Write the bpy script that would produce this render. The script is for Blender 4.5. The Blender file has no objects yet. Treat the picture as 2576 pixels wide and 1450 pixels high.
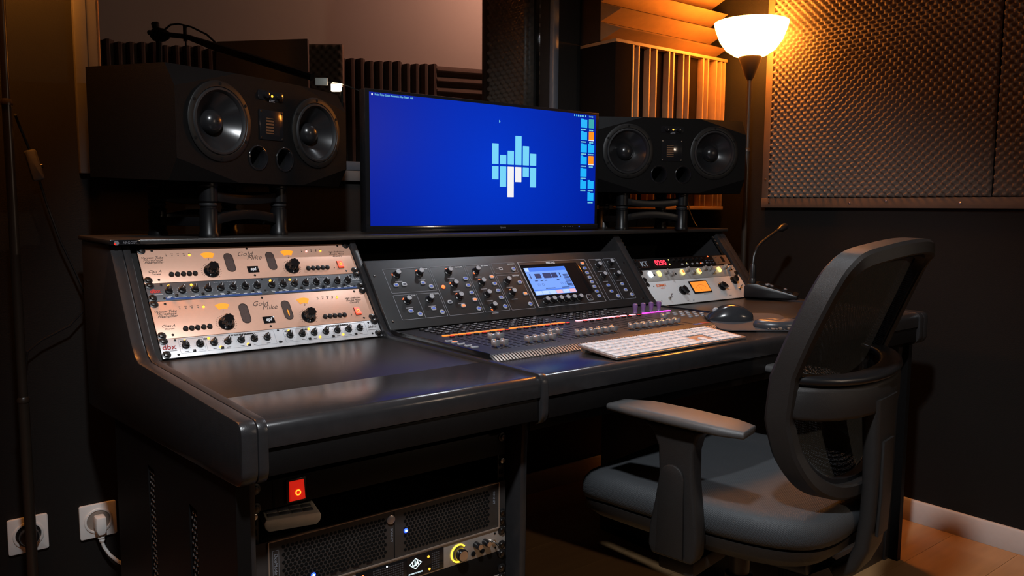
import bpy, bmesh, math, random
from mathutils import Vector, Matrix, Euler
random.seed(7)
PI = math.pi; RAD = math.radians
sc = bpy.context.scene; COL = sc.collection
# ---------------------------------------------------------------- camera
cam = bpy.data.objects.new('camera', bpy.data.cameras.new('camera')); COL.objects.link(cam)
cam.data.sensor_width = 36.0; cam.data.lens = 36.0 * 2014.2 / 2576.0
cam.data.clip_start = 0.05; cam.data.clip_end = 60
CAMP = Vector((-.4243, -1.6167, 1.0569))
yaw, pitch, roll = RAD(-38.538), RAD(5.742), RAD(.360)
fwd = Vector((-math.sin(yaw)*math.cos(pitch), math.cos(yaw)*math.cos(pitch), -math.sin(pitch)))
rgt = Vector((math.cos(yaw), math.sin(yaw), 0)); upv = rgt.cross(fwd)
r2 = rgt*math.cos(roll) + upv*math.sin(roll); u2 = -rgt*math.sin(roll) + upv*math.cos(roll)
cam.matrix_world = Matrix(((r2.x, u2.x, -fwd.x, CAMP.x), (r2.y, u2.y, -fwd.y, CAMP.y), (r2.z, u2.z, -fwd.z, CAMP.z), (0, 0, 0, 1)))
sc.camera = cam
# ---------------------------------------------------------------- world, exposure
w = bpy.data.worlds.new('world'); sc.world = w; w.use_nodes = True
w.node_tree.nodes['Background'].inputs[0].default_value = (.012, .010, .010, 1)
w.node_tree.nodes['Background'].inputs[1].default_value = .15
vs = sc.view_settings; vs.view_transform = 'Standard'; vs.look = 'None'; vs.gamma = 1; vs.exposure = 0; vs.use_curve_mapping = False
# ---------------------------------------------------------------- lamps of the room
def light(name, kind, loc, power, color, size=.1, target=None, **k):
    L = bpy.data.lights.new(name, kind); L.energy = power; L.color = color
    if kind == 'AREA': L.shape = 'DISK'; L.size = size
    else: L.shadow_soft_size = size
    for a, b in k.items(): setattr(L, a, b)
    o = bpy.data.objects.new(name, L); COL.objects.link(o); o.location = loc
    if target: o.rotation_euler = (Vector(target) - Vector(loc)).to_track_quat('-Z', 'Y').to_euler()
    return o
KEY = (-.30, -1.35, 2.22)
KEYT = (.815, -.235, .75)
light('key_spot_light', 'SPOT', KEY, 150, (.92, .96, 1), .06, KEYT, spot_size=RAD(70), spot_blend=.55)
KEY2 = (1.50, .20, 2.44)
KEY2T = (.95, -.50, .75)
light('desk_spot_light', 'SPOT', KEY2, 38, (.84, .92, 1), .03, KEY2T, spot_size=RAD(72), spot_blend=.6)
LAMP2 = (1.90, -2.60, 1.55)
light('wall_lamp_light', 'AREA', LAMP2, 6.5, (1, .76, .56), .08, (.6, -.3, .6))
light('booth_light_warm', 'POINT', (2.15, 1.25, 2.30), 17, (1, .47, .34), .12)  # both booth lights are unseen, added to tint its wall warm and green
light('booth_light_green', 'POINT', (.95, 2.3, 2.45), 8, (.78, 1, .62), .15)
LAMP_ORANGE = (1, .32, .040)

# ================================================================ helpers
def lin(c):
    return tuple((x/12.92 if x <= .04045 else ((x+.055)/1.055)**2.4) for x in (v/255 for v in c))
MATS = {}
def mat(name, col, rough=.5, metal=0, var=.12, scale=60, bump=0, bscale=400, emit=None, es=0, coat=0, spec=.5, alpha=None):
    if name in MATS: return MATS[name]
    m = bpy.data.materials.new(name); m.use_nodes = True; nt = m.node_tree; N = nt.nodes; L = nt.links
    b = N['Principled BSDF']
    tc = N.new('ShaderNodeTexCoord'); nz = N.new('ShaderNodeTexNoise'); nz.inputs['Scale'].default_value = scale; nz.inputs['Detail'].default_value = 3
    L.new(tc.outputs['Object'], nz.inputs['Vector'])
    mx = N.new('ShaderNodeMix'); mx.data_type = 'RGBA'
    c = Vector(col[:3]); mx.inputs[6].default_value = (*(c*(1-var)), 1); mx.inputs[7].default_value = (*(c*(1+var)), 1)
    L.new(nz.outputs['Fac'], mx.inputs[0]); L.new(mx.outputs[2], b.inputs['Base Color'])
    b.inputs['Roughness'].default_value = rough; b.inputs['Metallic'].default_value = metal
    b.inputs['Specular IOR Level'].default_value = spec
    if coat: b.inputs['Coat Weight'].default_value = coat; b.inputs['Coat Roughness'].default_value = .12
    if bump:
        n2 = N.new('ShaderNodeTexNoise'); n2.inputs['Scale'].default_value = bscale; n2.inputs['Detail'].default_value = 2
        L.new(tc.outputs['Object'], n2.inputs['Vector'])
        bp = N.new('ShaderNodeBump'); bp.inputs['Strength'].default_value = bump; bp.inputs['Distance'].default_value = .002
        L.new(n2.outputs['Fac'], bp.inputs['Height']); L.new(bp.outputs['Normal'], b.inputs['Normal'])
    if emit:
        b.inputs['Emission Color'].default_value = (*emit[:3], 1); b.inputs['Emission Strength'].default_value = es
    MATS[name] = m
    return m

class MB:
    def __init__(s): s.v = []; s.f = []
    def add(s, vs, fs, M=None):
        o = len(s.v)
        s.v += [tuple(M @ Vector(p)) if M else tuple(p) for p in vs]
        s.f += [tuple(i+o for i in f) for f in fs]; return s
    def box(s, x0, x1, y0, y1, z0, z1, M=None):
        return s.add([(x0,y0,z0),(x1,y0,z0),(x1,y1,z0),(x0,y1,z0),(x0,y0,z1),(x1,y0,z1),(x1,y1,z1),(x0,y1,z1)],
                     [(3,2,1,0),(4,5,6,7),(0,1,5,4),(1,2,6,5),(2,3,7,6),(3,0,4,7)], M)
    def cyl(s, p0, p1, r0, r1=None, n=16, M=None, cap=True):
        return s.lathe([(r0, 0), (r0 if r1 is None else r1, (Vector(p1)-Vector(p0)).length)], p0, Vector(p1)-Vector(p0), n, M, cap)
    def lathe(s, prof, o=(0,0,0), axis=(0,0,1), n=24, M=None, cap=True):
        q = Vector(axis).normalized().to_track_quat('Z', 'Y'); o = Vector(o); vs = []; fs = []
        for r, h in prof:
            for i in range(n):
                a = 2*PI*i/n; vs.append(o + q @ Vector((r*math.cos(a), r*math.sin(a), h)))
        for k in range(len(prof)-1):
            for i in range(n):
                j = (i+1) % n; fs.append((k*n+i, k*n+j, (k+1)*n+j, (k+1)*n+i))
        if cap:
            fs.append(tuple(reversed(range(n)))); fs.append(tuple(range((len(prof)-1)*n, len(prof)*n)))
        return s.add(vs, fs, M)
    def sweep(s, pts, prof, up=(0,0,1), closed=False, scale=None, M=None):
        P = [Vector(p) for p in pts]; n = len(P); m = len(prof); vs = []; fs = []
        for i in range(n):
            a = P[i-1] if (i or closed) else P[0]; b = P[(i+1) % n] if (i < n-1 or closed) else P[-1]
            t = (b-a).normalized(); u = Vector(up); sd = t.cross(u)
            if sd.length < 1e-4: sd = t.cross(Vector((0, 1, .01)))
            sd.normalize(); u = sd.cross(t).normalized(); k = scale[i] if scale else 1
            for (x, y) in prof: vs.append(P[i] + sd*x*k + u*y*k)
        for i in range(n if closed else n-1):
            for j in range(m):
                a, b = i*m+j, i*m+(j+1) % m; c, d = ((i+1) % n)*m+(j+1) % m, ((i+1) % n)*m+j
                fs.append((a, b, c, d))
        if not closed: fs += [tuple(reversed(range(m))), tuple(range((n-1)*m, n*m))]
        return s.add(vs, fs, M)
    def tube(s, pts, r, n=8, up=(0,0,1), closed=False, scale=None, M=None):
        return s.sweep(pts, [(r*math.cos(2*PI*i/n), r*math.sin(2*PI*i/n)) for i in range(n)], up, closed, scale, M)
    def prism(s, poly, a, b, axis='x', M=None):
        n = len(poly)
        f3 = {'x': lambda p, t: (t, p[0], p[1]), 'y': lambda p, t: (p[0], t, p[1]), 'z': lambda p, t: (p[0], p[1], t)}[axis]
        vs = [f3(p, a) for p in poly] + [f3(p, b) for p in poly]
        fs = [tuple(range(n)), tuple(range(2*n-1, n-1, -1))] + [(i, i+n, (i+1) % n + n, (i+1) % n) for i in range(n)]
        return s.add(vs, fs, M)
    def mesh(s, name, bev=0, seg=2, smooth=True, angle=35):
        me = bpy.data.meshes.new(name); me.from_pydata(s.v, [], s.f)
        bm = bmesh.new(); bm.from_mesh(me); bmesh.ops.recalc_face_normals(bm, faces=bm.faces)
        if bev:
            es = [e for e in bm.edges if len(e.link_faces) == 2 and e.calc_face_angle(0) > RAD(30)]
            bmesh.ops.bevel(bm, geom=es, offset=bev, segments=seg, profile=.5, affect='EDGES', clamp_overlap=True)
        bm.to_mesh(me); bm.free()
        if smooth:
            me.shade_smooth(); me.set_sharp_from_angle(angle=RAD(angle))
        return me
    def build(s, name, m, parent=None, bev=0, seg=2, smooth=True, angle=35, loc=None, rot=None):
        return put(name, s.mesh(name, bev, seg, smooth, angle), m, parent, loc, rot)
def put(name, me, m, parent=None, loc=None, rot=None):
    if m is not None and not me.materials: me.materials.append(m)
    o = bpy.data.objects.new(name, me); COL.objects.link(o); o.parent = parent
    if loc is not None: o.location = loc
    if rot is not None: o.rotation_euler = rot
    return o
CACHE = {}
def inst(name, key, fn, m, parent, loc, rot=None, **k):
    kk = (key, m.name)
    if kk not in CACHE:
        b = MB(); fn(b); CACHE[kk] = b.mesh(name, **k)
    return put(name, CACHE[kk], m, parent, loc, rot)
def thing(name, label, cat, loc=(0,0,0), rot=(0,0,0), group=None):
    o = bpy.data.objects.new(name, None); COL.objects.link(o); o.empty_display_size = .05
    o.location = loc; o.rotation_euler = rot; return tag(o, label, cat, group)
def tag(o, label, cat, group=None):
    o['label'] = label; o['category'] = cat
    if group: o['group'] = group
    return o
def struct(o): o['kind'] = 'structure'; return o
def stuff(o): o['kind'] = 'stuff'; return o
def text(name, body, size, m, parent, loc, rot=(PI/2,0,0), shear=0, align='CENTER', ext=.0002, sx=1, off=0):
    c = bpy.data.curves.new(name, 'FONT'); c.body = body; c.size = size; c.align_x = align; c.align_y = 'CENTER'
    c.shear = shear; c.extrude = ext; c.resolution_u = 2; c.offset = off
    t = bpy.data.objects.new(name, c); me = bpy.data.meshes.new_from_object(t); me.name = name
    bpy.data.objects.remove(t); bpy.data.curves.remove(c)
    me.materials.clear(); o = put(name, me, m, parent, loc, rot); o.scale = (sx, 1, 1); return o
def rrect(x0, x1, z0, z1, r, n=4):
    out = []
    for cx, cz, a0 in ((x1-r, z1-r, 0), (x0+r, z1-r, 90), (x0+r, z0+r, 180), (x1-r, z0+r, 270)):
        for i in range(n+1):
            a = RAD(a0 + 90*i/n); out.append((cx + r*math.cos(a), cz + r*math.sin(a)))
    return out
def arc(cx, cz, r, a0, a1, n=10):
    return [(cx + r*math.cos(RAD(a0+(a1-a0)*i/n)), cz + r*math.sin(RAD(a0+(a1-a0)*i/n))) for i in range(n+1)]
def outline(b, x0, x1, z0, z1, r, wd, y0, y1):    # flat raised line around a rounded rectangle on a face (x,z)
    A = rrect(x0, x1, z0, z1, r); B = rrect(x0+wd, x1-wd, z0+wd, z1-wd, max(r-wd, .0003)); n = len(A)
    vs = [(p[0], y1, p[1]) for p in A] + [(p[0], y1, p[1]) for p in B] + [(p[0], y0, p[1]) for p in A] + [(p[0], y0, p[1]) for p in B]
    fs = []
    for i in range(n):
        j = (i+1) % n; fs += [(i, j, n+j, n+i), (2*n+i, 2*n+j, j, i), (n+i, n+j, 3*n+j, 3*n+i)]
    b.add(vs, fs)

# ================================================================ materials
M = dict(
 desk=mat('desk_laminate', (.022,.019,.0175), .31, bump=.16, bscale=900, var=.25, scale=25),
 desk_edge=mat('desk_rounded_edge', (.022,.021,.022), .28, spec=.4, bump=.10, bscale=700, var=.2),
 pad=mat('armrest_leatherette', (.022,.021,.022), .21, bump=.05, bscale=1200, var=.2),
 black=mat('black_paint', (.005,.0045,.0045), .5, spec=.15, bump=.08, bscale=800),
 blackplastic=mat('black_plastic', (.008,.008,.009), .36, var=.2),
 gloss=mat('glossy_black', (.008,.008,.009), .12, var=.1),
 matte=mat('matte_black', (.004,.004,.004), .8, spec=.1),
 steel=mat('steel', (.55,.53,.5), .28, 1, var=.1, scale=200),
 darksteel=mat('dark_screw_steel', (.10,.095,.09), .3, 1, var=.2, scale=300),
 rack_rail=mat('rack_rail_black', (.012,.012,.012), .4, .3),
 chrome=mat('chrome', (.8,.8,.8), .12, 1, var=.03),
 wall=mat('dark_wall_paint', (.010,.0088,.008), .6, spec=.2, bump=.2, bscale=260, var=.12, scale=6),
 ceil=mat('ceiling_paint', (.14,.13,.12), .8, bump=.1),
 gold=mat('rose_gold_panel', (.69,.405,.295), .42, .25, var=.05, scale=120),
 silver=mat('brushed_silver', (.60,.60,.62), .42, .25, var=.05, scale=150),
 grey_panel=mat('slate_grey_panel', (.060,.066,.076), .5, .1),
 white_panel=mat('light_grey_enamel', (.56,.56,.57), .45, var=.03),
 darktext=mat('dark_print', (.035,.022,.018), .6, var=.05),
 whitetext=mat('white_print', (.62,.63,.66), .6, var=.05),
 greytext=mat('grey_print', (.16,.16,.18), .6, var=.05),
 redtext=mat('red_print', (.55,.03,.025), .5, var=.05),
 dredtext=mat('dark_red_print', (.30,.015,.02), .5, var=.05),
 bluestripe=mat('blue_print', (.02,.06,.22), .5, var=.05),
 orangetext=mat('orange_print', (.70,.16,.05), .5, var=.05),
 consolegrey=mat('console_charcoal', (.015,.0155,.017), .42, bump=.12, bscale=1500),
 line=mat('console_line_grey', (.20,.21,.24), .45, var=.05),
 rim=mat('button_rim_grey', (.36,.37,.40), .35, var=.05),
 amber=mat('amber_led', (.9,.45,.05), .4, emit=(1,.42,.03), es=1.7),
 orange=mat('orange_glow', (.5,.18,.02), .5, emit=(1,.33,.01), es=.8),
 orangestrip=mat('orange_lcd', (.5,.15,.02), .5, emit=(1,.27,.03), es=.9),
 pinkstrip=mat('pink_lcd', (.8,.5,.6), .5, emit=(1,.45,.52), es=1.1),
 magstrip=mat('magenta_lcd', (.7,.1,.6), .5, emit=(.95,.06,.75), es=1.1),
 red=mat('red_glow', (.6,.03,.02), .4, emit=(1,.020,.008), es=.48),
 redhot=mat('red_orange_led', (.8,.12,.03), .4, emit=(1,.13,.03), es=2.0),
 redbutton=mat('red_lit_rocker', (.7,.06,.03), .3, emit=(1,.09,.03), es=.9),
 pinkled=mat('pink_led', (.8,.3,.3), .4, emit=(1,.4,.35), es=1.5),
 blueled=mat('blue_led', (.1,.2,.9), .4, emit=(.01,.06,1), es=2.2),
 blueled_core=mat('blue_led_core', (.4,.6,1), .4, emit=(.22,.45,1), es=7),
 bluebtn=mat('blue_lit_button', (.05,.08,.3), .4, emit=(.10,.22,.85), es=.28),
 dimbtn=mat('unlit_button', (.05,.06,.09), .4, var=.1),
 white_led=mat('white_led', (.9,.9,1), .4, emit=(.75,.88,1), es=3),
 yellow_led=mat('yellow_led', (.9,.8,.3), .4, emit=(1,.80,.22), es=1.3),
 whiteplastic=mat('white_plastic', (.72,.70,.67), .4, var=.03),
 key=mat('white_keycap', (.66,.67,.70), .45, var=.02),
 alu=mat('aluminium', (.40,.33,.30), .38, .8, var=.05),
 wood=mat('pale_wood', (.26,.145,.065), .55, var=.18, scale=35, bump=.05, bscale=120),
 wood_dark=mat('dark_stained_wood', (.028,.018,.012), .9, var=.2, scale=30, spec=.08),
 foam=mat('dark_foam', (.15,.115,.095), .95, var=.15, scale=120, bump=.3, bscale=1500),
 foamblack=mat('black_foam', (.10,.072,.060), .95, var=.2, scale=90, bump=.3, bscale=1200),
 frame=mat('brown_batten', (.105,.066,.045), .6, var=.2, scale=18),
 baseboard=mat('white_baseboard', (.62,.54,.50), .45, var=.05),
 chairplastic=mat('chair_plastic', (.016,.0145,.0140), .40, spec=.4, bump=.35, bscale=1800, var=.1),
 chairtop=mat('chair_armpad', (.070,.068,.068), .38, bump=.25, bscale=1500, var=.1),
 rubber=mat('rubber', (.008,.008,.009), .6, spec=.3),
 purple=mat('purple_cap', (.17,.10,.25), .3, var=.1),
)
def noisy_floor():
    m = mat('floor_plank', (.42,.235,.10), .42, var=.16, scale=3.0, coat=.15)
    nt = m.node_tree; N = nt.nodes; L = nt.links
    tc = [n for n in N if n.type == 'TEX_COORD'][0]; nz = [n for n in N if n.type == 'TEX_NOISE'][0]
    mp = N.new('ShaderNodeMapping'); mp.inputs['Scale'].default_value = (1.2, 14, 1); L.new(tc.outputs['Object'], mp.inputs[0]); L.new(mp.outputs[0], nz.inputs['Vector'])
    return m
M['floor'] = noisy_floor()
def glass_mat():
    m = bpy.data.materials.new('window_glass'); m.use_nodes = True; nt = m.node_tree; N = nt.nodes; L = nt.links; N.clear()
    out = N.new('ShaderNodeOutputMaterial'); mx = N.new('ShaderNodeMixShader'); t = N.new('ShaderNodeBsdfTransparent'); g = N.new('ShaderNodeBsdfGlossy')
    fr = N.new('ShaderNodeFresnel'); fr.inputs[0].default_value = 1.45; t.inputs[0].default_value = (.93,.95,.94,1); g.inputs['Roughness'].default_value = .01
    L.new(fr.outputs[0], mx.inputs[0]); L.new(t.outputs[0], mx.inputs[1]); L.new(g.outputs[0], mx.inputs[2]); L.new(mx.outputs[0], out.inputs[0])
    return m
M['glass'] = glass_mat()
def weave_mat(name, col, scale, hole):   # woven fabric; hole>0 = see-through mesh cloth
    m = mat(name, col, .62, var=.1, scale=40); nt = m.node_tree; N = nt.nodes; L = nt.links; b = N['Principled BSDF']
    tc = [n for n in N if n.type == 'TEX_COORD'][0]
    mp = N.new('ShaderNodeMapping'); mp.inputs['Rotation'].default_value = (.5, .3, RAD(45)); L.new(tc.outputs['Object'], mp.inputs[0])
    vo = N.new('ShaderNodeTexVoronoi'); vo.inputs['Scale'].default_value = scale; vo.inputs['Randomness'].default_value = .12 if hole else .05
    L.new(mp.outputs[0], vo.inputs['Vector'])
    bp = N.new('ShaderNodeBump'); bp.inputs['Strength'].default_value = .55; bp.inputs['Distance'].default_value = .0012; bp.invert = True
    L.new(vo.outputs['Distance'], bp.inputs['Height']); L.new(bp.outputs['Normal'], b.inputs['Normal'])
    if hole:
        lt = N.new('ShaderNodeMath'); lt.operation = 'LESS_THAN'; lt.inputs[1].default_value = hole; L.new(vo.outputs['Distance'], lt.inputs[0])
        ml = N.new('ShaderNodeMath'); ml.operation = 'MULTIPLY_ADD'; ml.inputs[1].default_value = -.72; ml.inputs[2].default_value = 1; L.new(lt.outputs[0], ml.inputs[0]); L.new(ml.outputs[0], b.inputs['Alpha'])
    return m
M['seatfabric'] = weave_mat('seat_weave', (.034,.037,.041), 460, 0)
M['meshcloth'] = weave_mat('backrest_mesh', (.010,.013,.014), 400, .30)
def screen_mat():
    m = bpy.data.materials.new('blue_desktop'); m.use_nodes = True; nt = m.node_tree; N = nt.nodes; L = nt.links; b = N['Principled BSDF']
    tc = N.new('ShaderNodeTexCoord'); ln = N.new('ShaderNodeVectorMath'); ln.operation = 'LENGTH'; L.new(tc.outputs['Object'], ln.inputs[0])
    cr = N.new('ShaderNodeValToRGB'); cr.color_ramp.elements[0].color = (.0, .036, .58, 1); cr.color_ramp.elements[1].color = (.0, .010, .30, 1)
    cr.color_ramp.elements[1].position = .48; L.new(ln.outputs['Value'], cr.inputs[0])
    b.inputs['Base Color'].default_value = (.001,.001,.002,1); b.inputs['Roughness'].default_value = .3; b.inputs['Specular IOR Level'].default_value = .08
    L.new(cr.outputs[0], b.inputs['Emission Color']); b.inputs['Emission Strength'].default_value = 1.0
    return m
M['screen'] = screen_mat()
def em(name, col, s): return mat(name, tuple(c*.2 for c in col), .5, emit=col, es=s, var=0)
M['ic_cyan'] = em('desktop_cyan', (.01,.42,.90), 1); M['ic_pale'] = em('desktop_pale_blue', (.16,.60,.86), 1); M['ic_white'] = em('desktop_white', (.80,.80,.82), 1)
M['ic_orange'] = em('desktop_orange', (.90,.26,.01), 1); M['ic_teal'] = em('desktop_teal', (.03,.36,.38), 1); M['ic_text'] = em('desktop_text', (.25,.75,.85), .8)
M['lcd'] = em('console_lcd_blue', (.17,.37,1.0), .9); M['lcd_dark'] = em('console_lcd_dark', (.01,.03,.12), 1); M['lcd_blue'] = em('console_lcd_band', (.05,.20,.85), .9); M['lcd_white'] = em('console_lcd_white', (.45,.62,1), 1); M['lcd_pink'] = em('console_lcd_pink', (.75,.45,.55), 1)
M['shade'] = mat('lamp_shade_lit', (.8,.7,.6), .5, emit=LAMP_ORANGE, es=62)
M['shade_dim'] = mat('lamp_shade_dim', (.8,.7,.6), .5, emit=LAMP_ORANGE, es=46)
M['reddisplay'] = em('red_segment_display', (1,.03,.06), 2.2)
M['reflection_glow'] = em('glass_reflection_glow', (1,.72,.50), 5)

# ================================================================ room
WB = .60      # back wall front face (Y)
WR = 2.30     # right wall (X)
XL, YF, ZC = -2.4, -3.4, 2.6
fl = struct(MB().box(XL, WR, YF, WB, -.06, -.004).build('floor', M['matte']))
PWID = .19
k = 0; y = WB - .002
random.seed(3)
plank_meshes = {}
while y > YF + .2:
    x = XL + random.random()*.6; x0 = XL
    while x0 < WR - .01:
        x1 = min(x, WR)
        if x1 - x0 > .05:
            key = round(x1-x0, 3)
            if key not in plank_meshes:
                plank_meshes[key] = MB().box(.0006, key-.0006, -PWID+.0006, -.0006, -.004, 0).mesh('plank', smooth=False)
            put('plank', plank_meshes[key], M['floor'], fl, (x0, y, 0))
        x0 = x1; x = x0 + 1.2
    y -= PWID
struct(MB().box(XL, WR, YF, WB, ZC, ZC+.08).build('ceiling', M['ceil']))
# window opening in the back wall
WX0, WX1, WZ0, WZ1 = .03, 1.505, 1.165, 2.15
TH = .35
wbk = MB()
wbk.box(XL, WX0, WB, WB+TH, 0, ZC); wbk.box(WX1, WR, WB, WB+TH, 0, ZC); wbk.box(WX0, WX1, WB, WB+TH, 0, WZ0); wbk.box(WX0, WX1, WB, WB+TH, WZ1, ZC)
struct(wbk.build('wall_back', M['wall']))
struct(MB().box(WR, WR+.1, YF, WB+TH, 0, ZC).build('wall_right', M['wall']))
struct(MB().box(XL-.1, XL, YF, WB+TH, 0, ZC).build('wall_left', M['wall']))
struct(MB().box(XL-.1, WR+.1, YF-.1, YF, 0, ZC).build('wall_front', M['wall']))
bbp = [(0, 0), (-.014, 0), (-.014, .068), (-.010, .075), (0, .075)]
struct(MB().prism([(WB+a, b) for a, b in bbp], XL, WR-.014, 'x').build('baseboard_back', M['baseboard'], bev=.001))
struct(MB().prism([(WR+a, b) for a, b in bbp], YF, WB, 'y').build('baseboard_right', M['baseboard'], bev=.001))
# window: frame, seal, glass
win = struct(thing('window_1', '', ''))
del win['label']; del win['category']
M['frame_grey'] = mat('grey_window_frame', (.085,.078,.075), .5, var=.12, scale=12)
M['seal'] = mat('orange_wood_stop', (.50,.27,.10), .5, var=.1, scale=20)
MB().box(-.022, .030, WB-.018, WB, 1.133, 2.2).box(-.022, .006, WB-.024, WB-.018, 1.133, 2.2).build('frame_stile', M['frame_grey'], win, bev=.003)
MB().box(.0301, 1.533, WB-.018, WB, 1.133, 1.164).build('frame_rail', M['frame_grey'], win, bev=.003)
MB().box(.0301, 1.533, WB-.018, WB, 2.15, 2.2).build('frame_rail', M['frame_grey'], win, bev=.003)
MB().box(1.505, 1.533, WB-.022, WB, 1.1642, 2.149).build('frame_stile', mat('blue_grey_window_stile', (.075,.085,.105), .35), win, bev=.004)
MB().box(.0302, .038, WB-.006, WB+.05, WZ0, WZ1).build('glazing_stop', M['seal'], win, bev=.001)
MB().box(.0305, 1.5045, WB+.0501, WB+.062, WZ0+.002, WZ1-.002).build('glass_pane', M['glass'], win, smooth=False)
MB().box(.031, 1.504, WB+.001, WB+.049, WZ0, WZ0+.028).build('window_sill', mat('blue_grey_sill', (.05,.058,.07), .4), win, bev=.004)

def foam_mesh(U, V, P, amp, step):
    nu = int(U/step); nv = int(V/step); vs = []; fs = []
    for j in range(nv+1):
        for i in range(nu+1):
            u = U*i/nu; v = V*j/nv
            s = math.sin(2*PI*u/P)*math.sin(2*PI*v/P)
            h = (abs(s)**.8*(1 if s > 0 else -1)*.5+.5)
            if i in (0, nu) or j in (0, nv): h = 0
            vs.append((u, -.012-amp*h, v))
    for j in range(nv):
        for i in range(nu):
            a = j*(nu+1)+i; fs.append((a, a+1, a+nu+2, a+nu+1))
    me = bpy.data.meshes.new('foam_sheet'); me.from_pydata(vs, [], fs); me.shade_smooth(); return me
# acoustic foam on the right wall: local x runs towards the camera, local -y out of the wall
RF = (0, 0, -PI/2)
fo = thing('acoustic_foam_panel', 'dark egg-crate acoustic foam framed by brown battens on the right wall', 'acoustic foam', (WR-.004, .195, 1.10), RF)
put('foam_sheet', foam_mesh(.785, 1.35, .0272, .021, .0046), M['foam'], fo, (0, 0, 0))
put('foam_sheet', foam_mesh(.80, 1.35, .0272, .021, .0053), M['foam'], fo, (.79, 0, 0))
MB().box(-.03, -.001, -.020, .003, -.001, 1.36).build('batten', M['frame'], fo, bev=.0015)
MB().box(-.03, 1.60, -.022, .003, -.037, -.0015).build('batten', M['frame'], fo, bev=.0015)
for sx, sz in ((.006, -.018), (.33, -.02), (.46, -.012), (.70, -.02), (-.015, .07)):
    inst('screw', 'foamscrew', lambda b: b.lathe([(.0045, 0), (.004, .0015), (.001, .002)], (0,0,0), (0,-1,0), 10), M['steel'], fo, (sx, -.0222 if sx > -.01 else -.0202, sz))
# foam lining of the window reveal (booth side)
rv = thing('reveal_foam_panel', 'dark egg-crate foam lining the right side of the window opening', 'acoustic foam', (WX1-.002, WB+TH-.01, WZ0+.002), RF)
put('foam_sheet', foam_mesh(.27, .97, .034, .018, .006), M['foamblack'], rv)
MB().box(-.018, -.0005, -.034, -.001, 0, .97).build('edge_strip', M['blackplastic'], rv, bev=.002)

# ---------------------------------------------------------------- recording booth behind the glass
ang = RAD(-16); dx, dy = math.cos(ang), math.sin(ang)
BW0 = Vector((1.645, 1.89, 0))          # a point of the booth's slanted back wall
M['boothwall'] = mat('booth_white_wall', (.55,.50,.46), .85, bump=.05, bscale=200, var=.04, scale=3)
bw = thing('x', '', ''); bw.name = 'wall_booth'; del bw['label']; del bw['category']; struct(bw)
bw.location = BW0; bw.rotation_euler = (0, 0, ang)
MB().box(-3.2, 1.6, 0, .1, 0, ZC).build('wall_panel', M['boothwall'], bw)
FZ = 1.765
# corrugated foam strips below the white part: vertical ridges left, horizontal ridges right
xx = -3.1
def ridge(b, wv=.045, h=.62): b.prism([(-wv/2,0),(-wv*.12,-wv*.8),(wv*.12,-wv*.8),(wv/2,0)], -h, 0, 'z')
n = 0
while xx < .18:
    if xx > -1.75:
        o = inst('foam_ridge', 'ridge%d' % (n % 3), lambda b: ridge(b, .045, .62), M['foamblack'], bw, (xx, -.001, FZ-.003*((n*7) % 4)))
    xx += .0455; n += 1
for i in range(6):
    MB().prism([(-.001-.030*math.sin(PI*j/6), -.05*j/6) for j in range(7)], .19, .95, 'x').build('foam_ridge', M['foamblack'], bw, loc=(0, 0, FZ-.004-.051*i))
struct(MB().box(-.8, 3.4, WB+TH, 4.2, -.06, 0).build('floor_booth', M['wood_dark']))
struct(MB().box(-.9, 3.4, WB+TH, 4.2, ZC, ZC+.05).build('ceiling_booth', M['boothwall']))
struct(MB().box(-.9, -.8, WB+TH, 4.2, 0, ZC).build('wall_booth_left', mat('booth_brown_wall', (.20,.14,.11), .8)))
# boom stand, music stand, panel, lamp reflection built as a glowing box
bs = thing('microphone_boom_stand', 'black boom microphone stand with looped cable seen through the window', 'microphone stand', (.413, 1.512, 0))
def rel(p, o): return tuple(Vector(p)-Vector(o))
O = (.413, 1.512, 0)
MB().tube([(0,0,.02),(0,0,1.0),(.012,0,1.68)], .011, 10, up=(0,1,0)).build('pole', M['black'], bs)
for a in (20, 140, 260): MB().tube([(0,0,.16),(.3*math.cos(RAD(a)), .3*math.sin(RAD(a)), .01)], .010, 8).build('leg', M['black'], bs)
MB().lathe([(.010,-.03),(.022,-.02),(.026,0),(.022,.02),(.012,.035)], rel((.426,1.512,1.672), O), (1,-.5,0), 14).build('clamp', M['black'], bs)
MB().lathe([(.006,0),(.013,.006),(.014,.02),(.009,.026)], rel((.416,1.51,1.69), O), (-.2,-.2,1), 12).build('clamp_knob', M['black'], bs)
MB().tube([rel(p, O) for p in ((.40,1.545,1.682),(.488,1.396,1.655),(.536,1.288,1.615),(.734,.90,1.480))], .009, 8, scale=[1,1.0,1.5,1.4]).build('boom_arm', M['black'], bs)
MB().tube([rel(p, O) for p in ((.44,1.50,1.688),(.455,1.47,1.704),(.473,1.44,1.705),(.50,1.38,1.688),(.53,1.31,1.655),(.556,1.27,1.615))], .0035, 6).build('microphone_cable', M['black'], bs)
MB().tube([rel(p, O) for p in ((.484,1.40,1.69),(.484,1.395,1.60),(.486,1.39,1.50))], .003, 6, up=(0,1,0)).build('cable_drop', M['black'], bs)
MB().cyl(rel((.484,1.40,1.64), O), rel((.484,1.40,1.695), O), .007).build('cable_clip', M['black'], bs)
ms = thing('absorber_screen', 'dark flat absorber screen standing behind the boom stand in the booth', 'absorber screen', (.83, 1.58, 0), (0, 0, RAD(-38)))
MB().prism([(-.19,1.50),(.19,1.50),(.19,1.722),(-.17,1.708)], -.012, .012, 'y').build('panel', mat('dark_brown_board', (.13,.085,.065), .6), ms, bev=.003)
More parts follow.
